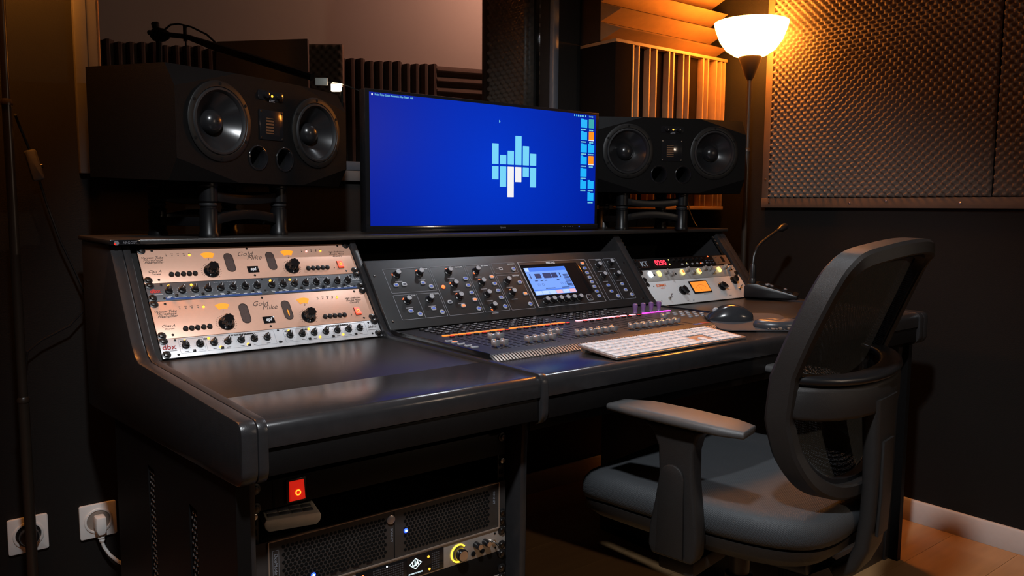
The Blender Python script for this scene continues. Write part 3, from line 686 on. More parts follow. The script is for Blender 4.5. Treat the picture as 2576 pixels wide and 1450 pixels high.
MB().box(.438,.452,-.0012,-.0009,.014,.036).build('handle_slot', M['matte'], t); dot('face_screw', t, M['steel'], ((.415,.034),(.415,.014)), .003, .0022)

# ================================================================ mixing console
CX = .495
con = thing('mixing_console', 'charcoal digital mixing console with lit screen and fader rows set into the desk', 'mixing console', (CX, -.012, .7735))
# local frame of the console root: x right, y depth, z up; meter panel tilts back
pan = MB().box(.0, .882, -.002, .010, -.002, .196).build('control_panel', M['consolegrey'], con, bev=.002, rot=RACK_ROT)
MB().prism([(-.001,-.012),(.115,.142),(.165,.150),(.165,-.06),(-.001,-.06)], .0005, .8815, 'x').build('panel_housing', M['consolegrey'], con)
PY = -.0022
def pput(name, key, fn, m, x, z, rot=None, **k): return inst(name, key, fn, m, pan, (x, PY, z), rot, **k)
b = MB()
for x0, x1, z0, z1 in ((.0397,.1695,.0975,.1690),(.0400,.1695,.0215,.0920),(.1738,.2785,.0215,.1690),(.2835,.3635,.0215,.1690),(.3690,.4490,.1368,.1705),(.3685,.4490,.0205,.1305),(.7280,.7800,.0228,.1682),(.7870,.8405,.0218,.1678)):
    outline(b, x0, x1, z0, z1, .003, .0010, PY, PY-.0004)
b.box(.1050,.1059,PY-.0004,PY,.0215,.092); stuff(b.build('section_lines', M['line'], pan))
b = MB(); outline(b, .4600, .7150, .0205, .1700, .003, .0010, PY, PY-.0004); b.box(.4596,.4618,PY-.0015,PY,.0205,.1700); b.build('bezel_line', M['rim'], pan)
MB().prism(rrect(.4625,.675,.0480,.1600,.003), PY-.0005, PY, 'y').build('screen_bezel', M['gloss'], pan)
MB().box(.668,.6855,PY-.0012,PY-.0001,.055,.152).build('meter_strip', M['gloss'], pan, bev=.0004)
scn = MB().box(.4715,.6220,PY-.0010,PY-.0006,.0590,.1490).build('touch_display', M['lcd'], pan)
Y1, Y2 = PY-.0014, PY-.00105
MB().box(.4716,.6219,Y2,PY-.0011,.1360,.1489).build('display_header', M['lcd_blue'], scn)
MB().box(.4725,.4860,Y1,Y2,.1365,.1485).build('display_tab', M['lcd_white'], scn)
b = MB()
for x0, x1, z0, z1 in ((.498,.519,.113,.128),(.528,.557,.112,.129),(.559,.579,.112,.129),(.480,.483,.112,.128),(.588,.591,.112,.128),(.490,.5005,.1035,.1060),(.510,.5195,.1035,.1060),(.526,.534,.1035,.1060),(.570,.579,.1035,.1060)): b.box(x0, x1, Y1, Y2, z0, z1)
for i in range(9): b.box(.516+.004*i, .518+.004*i, Y1, Y2, .0765, .0800); 
for i in range(8): b.box(.576+.0035*i, .578+.0035*i, Y1, Y2, .0765, .0800)
for i in range(11): b.box(.6005,.6195,Y1,Y2,.0800+.004*i,.0820+.004*i)
b.build('display_graphics', M['lcd_dark'], scn)
b = MB()
for i in range(4):
    x = (.498,.513,.582,.597)[i]; b.lathe([(.0040,0),(.0040,.0002),(.0034,.0002),(.0034,0)], (x,Y2,.0920), (0,-1,0), 14, cap=False)
b.build('display_dials', M['lcd_dark'], scn)
for i, c in enumerate(('lcd_white','lcd_white','lcd_white','lcd_pink','lcd_white','lcd_pink')): MB().box(.4725+.0249*i,.4955+.0249*i,Y1,Y2,.0600,.0715).build('display_tab', M[c], scn)
MB().box(.4716,.6219,Y2,PY-.0011,.0725,.0755).build('display_band', M['lcd_blue'], scn)
text('maker_lettering', 'MIDAS', .0098, M['whitetext'], pan, (.578, PY-.0003, .1630), off=.0003, sx=1.15)
def k_enc(b): b.lathe([(.0105,0),(.0100,.0015),(.0078,.003),(.0070,.0135),(.0058,.0150)], (0,0,0), (0,-1,0), 18)
def enc(x, z, lit=None, a=0, key='enc'):
    o = pput('encoder', 'enc', k_enc, M['blackplastic'], x, z)
    inst('encoder_cap', 'enccap', lambda b: b.lathe([(.0066,.0148),(.0062,.0162),(.0040,.0164),(.0036,.0158)], (0,0,0), (0,-1,0), 16), M['rim'], o, (0, 0, 0))
    if lit: inst('encoder_led', 'encled%g' % lit, lambda b: b.prism(arc(0,0,.0118,lit-14,lit+14,4)+arc(0,0,.0094,lit+14,lit-14,4), -.0012, .0, 'y'), M['redhot'], o, (0, 0, 0))
KN = [(.0718,.1497,170),(.1375,.1505,120),(.0724,.0734,140),(.1356,.0727,None),(.2242,.1502,110),(.2244,.1106,150),(.2237,.0733,110),(.3102,.1486,215),(.3111,.1112,100),(.3120,.0743,None),(.3122,.0363,235),(.3951,.1106,None),(.3937,.0729,100),(.752,.1426,None),(.7517,.1066,None),(.8073,.1500,None),(.8090,.1070,None)]
for x, z, l in KN:
    enc(x, z, l); MB().box(x-.010,x+.010,PY-.0003,PY,z-.0205,z-.0180).build('tick_label', M['line'], pan)
for i in range(6): enc(.4921+.0247*i, .0385)
def k_rim(b): b.prism(rrect(-.0068,.0068,-.0052,.0052,.0040), -.0022, 0, 'y')
def k_rimr(b): b.lathe([(.0068,0),(.0068,.0018),(.0060,.0024)], (0,0,0), (0,-1,0), 16)
def k_core(b): b.prism(rrect(-.0040,.0040,-.0024,.0024,.0018), -.0032, -.0023, 'y')
BT = [(.0601,.1203,'b'),(.0832,.1211,'d'),(.1364,.1218,'B'),(.1559,.1098,'br'),(.0716,.0443,'B'),(.0929,.0336,'br'),(.1364,.0458,'B'),(.1566,.0341,'br'),(.1905,.0606,'d'),(.2252,.0464,'o'),(.2672,.1269,'b'),(.2664,.1055,'b'),(.2668,.0831,'b'),(.2672,.0614,'o'),(.2675,.0341,'br'),(.3519,.1272,'o'),(.3516,.1052,'b'),(.3521,.0831,'b'),(.3518,.0616,'b'),(.3516,.0335,'br'),(.4365,.1484,'br'),(.4365,.1046,'b'),(.4363,.0674,'o'),(.4369,.0342,'br'),
 (.6968,.1545,'o')]+[(.6966,.1375-.0163*i,'b') for i in range(7)]+[(.754,.0733,'b'),(.754,.052,'b'),(.7701,.0344,'br'),(.8124,.0738,'b'),(.8136,.0527,'B'),(.8289,.0349,'br')]
MC = {'b': 'bluebtn', 'B': 'bluebtn', 'd': 'dimbtn', 'o': 'redhot'}
for x, z, c in BT:
    o = pput('button', 'rimr' if 'r' in c else 'rim', k_rimr if 'r' in c else k_rim, M['rim'], x, z, bev=.0004)
    inst('button_light', 'core'+c[0], k_core, M[MC[c[0]]], o, (0, 0, 0))
dot_o = pput('warning_led', 'warn', lambda b: b.lathe([(.0055,0),(.005,.002),(.002,.003)], (0,0,0), (0,-1,0), 12), M['redhot'], .1905, .1065)
o = MB().prism(rrect(.647,.669,.028,.048,.005), PY-.0012, PY, 'y').build('navigation_pad', M['rim'], pan, bev=.0004)
MB().prism(rrect(.6485,.6675,.0295,.0465,.004), PY-.0018, PY-.0013, 'y').build('pad_face', M['blackplastic'], o)
for a in range(4): MB().box(-.002,.002,-.0006,0,-.002,.002, Matrix.Translation((.658+.0055*math.cos(a*PI/2), PY-.0019, .038+.0055*math.sin(a*PI/2)))).build('arrow_key', M['dimbtn'], o)
for s, x, z in (('PREAMP', .158, .1635), ('EQUALISER', .262, .1640), ('BUS SENDS', .346, .1640), ('RECORDER', .435, .1655), ('MAIN BUS', .433, .1265), ('MONITOR', .768, .1645), ('TALK', .826, .1640), ('GATE', .096, .0875), ('DYNAMICS', .157, .0880)):
    text('section_label', s, .0048, M['whitetext'], pan, (x, PY-.0003, z), off=.0001)
b = MB(); outline(b, .3890,.4010,.1480,.1560,.002,.0012,PY,PY-.0004); b.box(.3780,.3860,PY-.0004,PY,.1515,.1525); b.build('usb_symbol', M['whitetext'], pan)
dot_pts = ((.012,.150),(.014,.020),(.868,.150),(.868,.020))
for x, z in dot_pts: pput('panel_screw', 'pscrew', lambda b: b.lathe([(.003,0),(.0025,.0012),(.001,.0015)], (0,0,0), (0,-1,0), 10), M['darksteel'], x, z)
# fader deck
DK = Vector((CX, -.012, .7735))
def cl_(p): return tuple(Vector(p)-DK)
dkz = .770
deck = MB().box(CX+.006, CX+.876, -.384, -.016, .735, dkz).build('fader_deck', mat('console_deck_black', (.018,.018,.020), .42, bump=.06, bscale=1500), con, bev=.003, loc=tuple(-DK))
MB().box(CX+.0005, CX+.0058, -.389, -.014, .735, .7745).build('side_rail', M['gloss'], con, bev=.002, loc=tuple(-DK)); MB().box(CX+.8765, CX+.8815, -.389, -.014, .735, .7745).build('side_rail', M['gloss'], con, bev=.002, loc=tuple(-DK))
MB().prism([(-.3845,.759),(-.3845,.7675),(-.3905,.7660),(-.405,.759)], CX+.006, CX+.876, 'x').build('front_lip', M['consolegrey'], con, loc=tuple(-DK))
def k_rib(b): b.prism([(-.3710,.0102),(-.3775,.0092),(-.3930,.0005),(-.3925,.0017),(-.3775,.0110),(-.3710,.0112)], 0, .0042, 'x')
b = MB()
for i in range(110): k = CX+.012+.0078*i; b.prism([(-.3848,.7680),(-.3906,.7666),(-.4054,.7594),(-.4050,.7606),(-.3906,.7677),(-.3848,.7690)], k, k+.0042, 'x')
stuff(b.build('lip_ribs', mat('ribbed_metal', (.30,.27,.24), .35, .6), con, loc=tuple(-DK)))
strips = [(.554+.0222*i, 'orangestrip') for i in range(8)]+[(.744+.0222*i, 'orangestrip') for i in range(8)]+[(.960+.0232*i, 'pinkstrip') for i in range(8)]+[(1.158, 'pinkstrip')]+[(1.208+.0292*i, 'magstrip') for i in range(4)]
random.seed(5)
for x, c in strips:
    inst('scribble_strip', 'strip'+('w' if c == 'magstrip' else ''), (lambda b: b.prism(rrect(0,.0265,-.0055,.0055,.0045), 0, .0014, 'z')) if c == 'magstrip' else (lambda b: b.prism(rrect(0,.0208,-.0055,.0055,.0045), 0, .0014, 'z')), M[c], deck, (x, -.1405, dkz+.0002))
def k_dbtn(b): b.prism(rrect(-.0062,.0062,-.0042,.0042,.003), 0, .0032, 'z')
rowbtn = [x+.0104 for x, c in strips if c != 'magstrip']
for x in rowbtn:
    for y in (-.038, -.062, -.086, -.112):
        o = inst('channel_button', 'dbtn', k_dbtn, M['blackplastic'], deck, (x, y, dkz), bev=.0006)
        inst('button_top', 'dbtntop', lambda b: b.box(-.0045,.0045,-.0012,.0022,.0032,.0036), M['rim'], o, (0, 0, 0))
    o = inst('mute_button', 'dbtn', k_dbtn, M['blackplastic'], deck, (x, -.1640, dkz), bev=.0006)
    inst('mute_light', 'mutel', lambda b: b.box(-.0048,.0048,-.0030,.0030,.0033,.0039), M['red'] if random.random() < .8 else M['dimbtn'], o, (0, 0, 0))
for i, y in enumerate((-.205,-.228,-.252,-.278,-.300)):
    o = inst('layer_button', 'dbtn2', lambda b: b.prism(rrect(-.0085,.0085,-.0045,.0045,.003), 0, .0032, 'z'), M['rim'], deck, (.527, y, dkz), bev=.0006)
    inst('button_light', 'layl', lambda b: b.box(-.005,.005,-.002,.002,.0033,.0038), M['redhot'] if i == 1 else M['dimbtn'], o, (0, 0, 0))
for i in range(4):
    for j in range(4): inst('assign_button', 'dbtn3', lambda b: b.prism(rrect(-.006,.006,-.004,.004,.0028), 0, .0035, 'z'), M['rim'], deck, (1.262+.026*i, -.185-.026*j, dkz), bev=.0006)
    inst('assign_encoder', 'purple', lambda b: b.lathe([(.0068,0),(.0052,.004),(.0058,.011),(.0074,.018),(.0068,.024),(.0035,.026)], (0,0,0), (0,0,1), 16), M['purple'], deck, (1.205+.0325*i, -.116, dkz))
fad = []
for i in range(8): fad.append((.5645+.0222*i, -.250 if i in (2, 3) else -.322))
for i in range(8): fad.append((.7545+.0222*i, -.280 if i in (0, 1) else -.322))
for i in range(8): fad.append((.9715+.0232*i, -.322))
fad.append((1.168, -.252))
def k_fad(b):
    b.prism([(-.0085,.0035),(.0085,.0035),(.0095,.0150),(.0070,.0155),(.0040,.0120),(.0,.0108),(-.0040,.0120),(-.0070,.0155),(-.0095,.0150)], -.0048, .0048, 'x')
for x, y in fad:
    s = inst('fader_slot', 'fslot', lambda b: b.box(-.0012,.0012,-.345,-.185,0,.0004), M['matte'], deck, (x, 0, dkz))
    f = inst('fader_cap', 'fcap', k_fad, mat('fader_grey', (.42,.42,.44), .28, .6), deck, (x, y, dkz+.0005), bev=.0008)
    inst('fader_stem', 'fstem', lambda b: b.box(-.0008,.0008,-.003,.003,.0,.0042), M['steel'], f, (0, 0, 0))
b = MB()
for x, y in fad:
    for i in range(12):
        for sg in (-1, 1): b.box(x+sg*.0035-.0012+sg*.003, x+sg*.0035+.0012+sg*.003, -.345+.0140*i, -.3442+.0140*i-.0003+.004, dkz+.0001, dkz+.0004)
stuff(b.build('fader_scale', mat('fader_scale_print', (.12,.125,.14), .4), deck))
# small blue and red patches on the deck right
MB().box(1.16,1.19,-.362,-.350,dkz+.0001,dkz+.0004).build('deck_patch', mat('blue_patch', (.03,.15,.5), .3), deck); MB().box(1.19,1.22,-.358,-.346,dkz+.0001,dkz+.0004).build('deck_patch', mat('red_patch', (.45,.06,.04), .3), deck)
# ================================================================ computer monitor
MY = .22
mon = thing('computer_monitor', 'wide black computer monitor with a blue desktop on the desk shelf', 'monitor', (.9725, MY, .987))
# local: x centred, y depth, z from shelf
W2, H = .4115, .3675
MB().box(-W2, W2, 0, .030, .004, H).build('bezel', M['gloss'], mon, bev=.0025)
MB().box(-W2, W2, -.0022, -.0001, .0045, .0205).build('bottom_bar', M['gloss'], mon, bev=.0008)
s_ = MB().box(-.399, .399, -.0008, -.0001, .0205-.185, .3590-.185).build('screen', M['screen'], mon, loc=(0, 0, .185))
def sc_box(name, m, x0, x1, z0, z1, r=0): 
    b = MB()
    if r: b.prism(rrect(x0, x1, z0-.185, z1-.185, r, 3), -.0012, -.0009, 'y')
    else: b.box(x0, x1, -.0012, -.0009, z0-.185, z1-.185)
    return b.build(name, m, s_, smooth=False)
SX = lambda px: -.399 + .798*(px-133)/(2205-133)        # place in the desktop picture
bars = [(-.0100,.1945,.2515,.1500,.1900),(.0180,.1935,.2200,.1290,.1880),(.0462,.1920,.2330,.1000,.1880),(.0745,.1915,.2770,.1440,.1875),(.1030,.1910,.2490,.1600,.1865),(.1310,.1905,.2285,.1300,.1855)]
for i, (x, a, b_, c, d) in enumerate(bars):
    sc_box('logo_bar', M['ic_pale'], x, x+.0232, .1935, b_, .001); sc_box('logo_bar', M['ic_white'] if i in (2, 3) else M['ic_pale'], x, x+.0232, c, .1875, .001)
def folder(x, z, m):
    b = MB().prism([(x,z-.185),(x+.026,z-.185),(x+.026,z+.0245-.185),(x+.012,z+.0245-.185),(x+.010,z+.0275-.185),(x,z+.0275-.185)], -.0012, -.0009, 'y'); b.build('folder_icon', m, s_, smooth=False)
ROWS = [.318, .280, .2425, .205, .1675, .1300, .0925]
def lab(x, z, n=5):
    b = MB()
    for i in range(n): b.box(x+.0045*i, x+.0045*i+.0034, -.0012, -.0009, z-.185, z+.0038-.185)
    b.build('icon_caption', M['ic_text'], s_, smooth=False)
for i, z in enumerate(ROWS):
    if i < 6: folder(.3345, z, M['ic_cyan']); lab(.3355, z-.0075)
    if i in (2, 5, 6): folder(.3665, z, M['ic_cyan']); lab(.3675, z-.0075)
    if i in (1, 3): sc_box('drive_icon', M['ic_orange'], .3680, .3900, z+.002, z+.0275, .002); sc_box('drive_icon_base', M['ic_white'], .3675, .3905, z-.001, z+.0022); lab(.3705, z-.0085, 4)
    if i == 0: sc_box('drive_icon', M['ic_teal'], .3675, .3895, z, z+.0275, .002); lab(.3695, z-.0085, 4)
text('menu_lettering', 'Finder  Fichier  Edition  Presentation  Aller  Fenetre  Aide', .0078, M['ic_text'], s_, (-.3835, -.0010, .3535-.185), align='LEFT', ext=.0001, sx=.62)
sc_box('menu_symbol', M['ic_white'], -.3930, -.3890, .3505, .3560, .0015)
for i in range(7): sc_box('menu_symbol', M['ic_cyan'] if i == 1 else M['ic_text'], .305+.0078*i, .3080+.0078*i, .3505, .3560, .001)
text('menu_lettering', '10:41:22', .0072, M['ic_text'], s_, (.3765, -.0010, .3530-.185), ext=.0001, sx=.75)
MB().prism([(0,.0),(.0045,-.0058),(.0018,-.0055),(0,-.0080)], -.0012, -.0009, 'y').build('mouse_pointer', M['ic_text'], s_, loc=(.0150, 0, .318-.185))
text('maker_lettering', 'iiyama', .0085, M['greytext'], mon, (.030, -.0025, .0125))
for i in range(5): MB().box(.262+.010*i,.265+.010*i,-.0026,-.0023,.0120,.0135).build('control_mark', M['greytext'], mon)
MB().lathe([(.0016,0),(.0016,.0005)], (.331,-.0024,.0125), (0,-1,0), 10).build('power_led', M['blueled'], mon)
MB().box(-.03,.03,.031,.07,.02,.20).build('stand_neck', M['blackplastic'], mon, bev=.004); MB().box(-.12,.12,.031,.19,.0002,.010).build('stand_foot', M['blackplastic'], mon, bev=.004)

# ================================================================ speakers and isolation stands
M['cab'] = mat('speaker_cabinet', (.003,.003,.0032), .6, spec=.09, bump=.18, bscale=700, var=.1)
M['cone'] = mat('speaker_cone', (.010,.010,.011), .26, var=.15, scale=200)
def speaker(label, cx, cy, a, tilt):
    t = thing('studio_monitor_speaker', label, 'speaker', (cx, cy, 1.108), (0, 0, RAD(a)), 'pair of studio monitor speakers')
    # cabinet: front face at y=0, back at +d; corners of the front are cut by sloping facets
    hw, h, d, cxn, cz, cd = .265, .240, .285, .165, .047, .028
    zb = math.tan(tilt)*d
    def P(x, y, z): return (x, y, z + zb*y/d)
    v = [P(-hw,d,0),P(hw,d,0),P(hw,d,h),P(-hw,d,h),
         P(-hw,cd,0),P(hw,cd,0),P(hw,cd,h),P(-hw,cd,h),          # 4-7 edge ring behind facets
         P(-.10,0,0),P(.10,0,0),P(hw,0,cz),P(hw,0,h-cz),P(.10,0,h),P(-.10,0,h),P(-hw,0,h-cz),P(-hw,0,cz)]
    f = [(0,3,2,1),(0,1,5,9,8,4),(3,7,13,12,6,2),(0,4,15,14,7,3),(1,2,6,11,10,5),(8,9,10,11,12,13,14,15),
         (4,8,15),(5,10,9),(6,12,11),(7,14,13)]
    f.remove((8,9,10,11,12,13,14,15))
    bm = bmesh.new(); edges = []
    def ring(pts):
        q = [bm.verts.new(p) for p in pts]
        for i in range(len(q)): edges.append(bm.edges.new((q[i], q[(i+1) % len(q)])))
    ring(v[8:16])
    for x, z, r in ((-.151,.131,.0718),(.151,.131,.0718),(-.042,.059,.0245),(.042,.059,.0245)): ring([(x+r*math.cos(2*PI*i/40), 0, z+r*math.sin(2*PI*i/40)) for i in range(40)])
    bmesh.ops.triangle_fill(bm, use_beauty=True, edges=edges); bm.verts.ensure_lookup_table(); bm.verts.index_update()
    mb = MB().add(v, f); mb.add([tuple(q.co) for q in bm.verts], [tuple(q.index for q in fc.verts) for fc in bm.faces]); bm.free()
    mb.build('cabinet', M['cab'], t, angle=12)
    for x in (-.151, .151):
        z = .131
        r = MB().lathe([(0.0864,0),(0.0864,.003),(0.0842,.0045),(0.0742,.0050),(0.0724,.003)], (x,0,z), (0,-1,0), 48, cap=False).build('driver_ring', mat('driver_ring_black', (.006,.006,.006), .45, spec=.25), t)
        for i in range(6):
            aa = RAD(30+60*i); inst('ring_screw', 'ringscrew', lambda b: b.lathe([(.0036,0),(.0036,.0008),(.0015,.001)], (0,0,0), (0,-1,0), 10), M['matte'], r, (x+.0795*math.cos(aa), -.0046, z+.0795*math.sin(aa)))
        MB().lathe([(0.0729,.0032),(0.0710,.0062),(0.0670,.0068),(0.0638,.0030),(0.0624,-.0010)], (x,0,z), (0,-1,0), 48, cap=False).build('surround', M['rubber'], t)
        MB().lathe([(0.0625,-.0010),(0.0543,-.009),(0.0407,-.0205),(0.0272,-.030),(0.0235,-.032)], (x,0,z), (0,-1,0), 48, cap=False).build('cone', M['cone'], t, angle=60)
        MB().lathe([(0.0267,-.0302),(0.0258,-.022),(0.0222,-.0145),(0.0154,-.0085),(0.0072,-.0058),(0.0009,-.0055)], (x,0,z), (0,-1,0), 32, cap=False).build('dust_cap', M['cone'], t, angle=60)
    for x in (-.042, .042):
        pr = MB().lathe([(.0295,.0002),(.0290,.0015),(.0265,.0020),(.0245,-.001),(.0225,-.008),(.0215,-.020)], (x,0,.059), (0,-1,0), 40, cap=False).build('bass_port_rim', M['gloss'], t, angle=60)
        MB().lathe([(.0215,-.020),(.0215,-.10),(.001,-.10)], (x,0,.059), (0,-1,0), 32, cap=False).build('bass_port_tube', M['matte'], pr)
    MB().prism(rrect(-.040,.040,.192,.214,.006), -.0015, 0, 'y').build('control_strip', M['gloss'], t, bev=.0004)
    for x in (-.019, .022): MB().lathe([(.0085,0),(.0075,.008),(.004,.0088)], (x,-.0015,.204), (0,-1,0), 18).build('control_knob', M['gloss'], t)
    MB().lathe([(.0030,0),(.0026,.0012)], (.003,-.0016,.2030), (0,-1,0), 12).build('power_led', M['amber'], t)
    text('maker_lettering', 'A77X', .0072, M['greytext'], t, (.002, -.0018, .1915), off=.0002)
    tw = MB().box(-.037,.037,-.0020,0,.102,.170).build('tweeter_plate', M['gloss'], t, bev=.0006)
    MB().box(-.018,.006,-.0026,-.0021,.116,.152).build('ribbon', mat('copper_ribbon', (.10,.05,.025), .5, .3), tw)
    for i in range(5): MB().box(-.018,.006,-.0030,-.0027,.1185+.0072*i,.1215+.0072*i).build('ribbon_fold', M['matte'], tw)
    for sx in (-.033, .033):
        for sz in (.106, .166): inst('plate_screw', 'twscrew', lambda b: b.lathe([(.0026,0),(.002,.001)], (0,0,0), (0,-1,0), 10), M['darksteel'], tw, (sx, -.0021, sz))
    return t
speaker('black two-woofer studio speaker at the left, over the rose-gold rack', .316, .218, 23, RAD(2.2))
speaker('black two-woofer studio speaker at the right, in front of the fin diffuser', 1.618, .12, -25, 0)
M['standblack'] = mat('stand_black', (.004,.004,.0045), .35, spec=.25)
def iso_stand(label, cx, cy, a):
    t = thing('isolation_stand', label, 'speaker stand', (cx, cy, .987), (0, 0, RAD(a)), 'pair of speaker isolation stands')
    for x in (-.150, .062):
        for y in (.045, .215):
            p = MB().lathe([(.022,.0003),(.022,.008),(.0195,.012),(.0195,.062),(.017,.064),(.017,.068),(.0185,.070),(.0185,.074),(.017,.076),(.0205,.080),(.0205,.112),(.022,.114),(.022,.1205)], (x,y,0), (0,0,1), 20).build('post', M['standblack'], t)
            MB().lathe([(.0188,0),(.0193,.003),(.0188,.006)], (x,y,.0695), (0,0,1), 20, cap=False).build('post_ring', M['rubber'], p)
    pf = [(-.012,-.011),(.012,-.011),(.012,.011),(-.012,.011)]
    for z, bow, nm in ((.034, .016, 'lower'), (.094, -.010, 'upper')):
        for y in (.045, .215): MB().sweep([(x, y, z + bow*(1-((x+.044)/.106)**2)) for x in [-.135+.0182*i for i in range(11)]], [(p[0]*.8, p[1]) for p in pf]).build(nm+'_crossbar', M['standblack'], t, bev=.002)
        for x in (-.150, .062): MB().box(x-.011, x+.011, .06, .2, z-.010, z+.010).build(nm+'_side_bar', M['standblack'], t, bev=.002)
    return t
iso_stand('black isolation stand under the left speaker', .316, .218, 23)
iso_stand('black isolation stand under the right speaker', 1.618, .12, -25)
# thin cable behind the right speaker
c_ = MB().tube([(1.985,.36,1.10),(1.99,.35,1.08),(1.975,.33,1.05),(1.97,.31,1.02),(1.962,.29,1.00),(1.955,.275,.991)], .0022, 6, up=(0,1,0)).build('speaker_cable', M['blackplastic'])
tag(c_, 'thin dark cable hanging behind the right speaker down to the shelf', 'cable')

# ================================================================ keyboard, mouse, pad, microphone
kb = thing('keyboard', 'slim white full-size keyboard with pale keys at the desk front', 'keyboard', (.697, -.5385, .7597), (RAD(5.2), 0, RAD(.5)))
KW, KD = .430, .1145
MB().prism(rrect(0, KW, 0, KD, .006), .0012, .0062, 'z').build('body', M['alu'], kb, bev=.001)
MB().box(.01,.42,.098,.112,-.0095,.0011).build('rear_foot', M['whiteplastic'], kb, bev=.002)
U_ = .0188
def key(x, y, wk, hk=.0158):
    inst('keycap', 'key%.4f_%.4f' % (wk, hk), lambda b: b.box(0, wk, 0, hk, 0, .0026), M['key'], kb, (x, y, .0063), bev=.0008)
def krow(y, ws, x=.0055, hk=.0158):
    for wv in ws:
        if wv > 0: key(x, y, wv*U_-.0026, hk)
        x += abs(wv)*U_
    return x
Y0 = .0045
krow(Y0, [1.35,1.1,1.25,6.05,1.25,1.1,1.35+1.0]); krow(Y0+.0190, [2.2]+[1]*10+[2.25]); krow(Y0+.0380, [1.75]+[1]*11+[1.7]); krow(Y0+.0570, [1.5]+[1]*12+[.95]); krow(Y0+.0760, [1]*13+[1.45]); krow(Y0+.0950, [1.02]*14+[.17], hk=.0105)
KX = .0055+14.6*U_
for i in range(3):
    key(KX+.0188*i, Y0, .0162, .0158); key(KX+.0188*i, Y0+.0570, .0162); key(KX+.0188*i, Y0+.0760, .0162); key(KX+.0188*i, Y0+.0950, .0162, .0105)
key(KX+.0188, Y0+.0190, .0162)
KN2 = KX+.0188*3+.0040
for i in range(4):
    key(KN2+.0188*i, Y0+.0950, .0162, .0105); key(KN2+.0188*i, Y0+.0760, .0162)
    if i < 3: key(KN2+.0188*i, Y0+.0570, .0162); key(KN2+.0188*i, Y0+.0380, .0162); key(KN2+.0188*i, Y0+.0190, .0162)
key(KN2+.0564, Y0+.0570, .0162); key(KN2+.0564, Y0+.0380, .0162); key(KN2+.0564, Y0, .0162, .0348); key(KN2, Y0, .0350); key(KN2+.0376, Y0, .0162)
# mouse pad + gel rest
mp = thing('mouse_pad', 'dark grey mouse pad beside the keyboard', 'mouse pad', (1.31, -.42, .7692), (RAD(4.6), 0, RAD(-38)))
MPM = Matrix.Translation((1.31, -.42, .7692)) @ Euler((RAD(4.6), 0, RAD(-38))).to_matrix().to_4x4()
def onpad(x, y, a):
    m = MPM @ Matrix.Translation((x, y, .0032)) @ Matrix.Rotation(a, 4, 'Z'); return m.to_translation(), m.to_euler()
MB().prism(rrect(-.105, .10, -.095, .105, .03, 6), 0, .003, 'z').build('pad', mat('grey_pad_cloth', (.024,.025,.029), .7, bump=.2, bscale=1500), mp, bev=.0008)
wr = thing('gel_wrist_rest', 'worn grey gel wrist rest with frayed edge, nearest the armrest edge', 'wrist rest', *onpad(.045, -.058, 0))
b = MB(); n = 28; rings = []
for k, h in ((1, 0), (1.03, .006), (.97, .013), (.80, .0175), (.45, .0185), (.18, .0160)):
    for i in range(n):
        a = 2*PI*i/n; r = (1+.10*math.cos(2*a)-.10*math.sin(a))*k; b.v.append((.052*r*math.cos(a), .030*r*math.sin(a)+(.008*math.cos(a)**2), h))
for j in range(5):
    for i in range(n): b.f.append((j*n+i, j*n+(i+1) % n, (j+1)*n+(i+1) % n, (j+1)*n+i))
b.f.append(tuple(range(5*n, 6*n))); b.f.append(tuple(reversed(range(n))))
b.build('gel_cushion', mat('grey_gel_skin', (.040,.043,.050), .34, var=.3, scale=60), wr, angle=60)
b = MB()
for i in range(9):
    x = -.034+.0075*i+.004*random.random(); b.box(x, x+.002+.006*random.random(), -.033-.004*random.random(), -.026, .0005, .002+.005*random.random())
stuff(b.build('frayed_edge', mat('frayed_foam', (.22,.15,.11), .8), wr, bev=.001))
ms_ = thing('computer_mouse', 'dark grey sculpted computer mouse on the mouse pad', 'mouse', *onpad(-.050, .030, PI))
def mouse_section(x):     # x along length -0.058..0.058 -> half width, height
    u = (x+.058)/.116; wv = .034*math.sin(PI*min(1, max(.0, (u*.92+.04))))**.45; hh = .038*math.sin(PI*(u*.86+.10))**.8
    return wv, hh
b = MB(); nx, nt_ = 22, 15
for i in range(nx+1):
    x = -.058+.116*i/nx; wv, hh = mouse_section(x)
    for j in range(nt_+1):
        a = PI*j/nt_; ca = math.cos(a); sa = math.sin(a)
        b.v.append((x, wv*(abs(ca)**.75)*(1 if ca > 0 else -1)*(1-.16*(sa > .05)*math.sin(2*a)**2), hh*sa**.75))
for i in range(nx):
    for j in range(nt_): q = i*(nt_+1)+j; b.f.append((q, q+1, q+nt_+2, q+nt_+1))
b.f.append(tuple(range(nt_+1))); b.f.append(tuple(range(nx*(nt_+1), (nx+1)*(nt_+1)))); b.f.append(tuple([i*(nt_+1) for i in range(nx+1)]+[i*(nt_+1)+nt_ for i in range(nx, -1, -1)]))
b.build('mouse_shell', mat('mouse_grey', (.022,.024,.028), .2, var=.1), ms_, angle=50)
MB().lathe([(.006,-.0035),(.0085,-.002),(.0085,.002),(.006,.0035)], (.036,0,.0215), (0,1,0), 16).build('scroll_wheel', M['rim'], ms_)
MB().prism([(x, .006+.010*math.sin(PI*(x+.03)/.07)) for x in [-.03+.007*i for i in range(11)]]+[(.04,.005),(-.03,.005)], -.0355, -.0325, 'y').build('thumb_grip', M['rubber'], ms_, bev=.001)
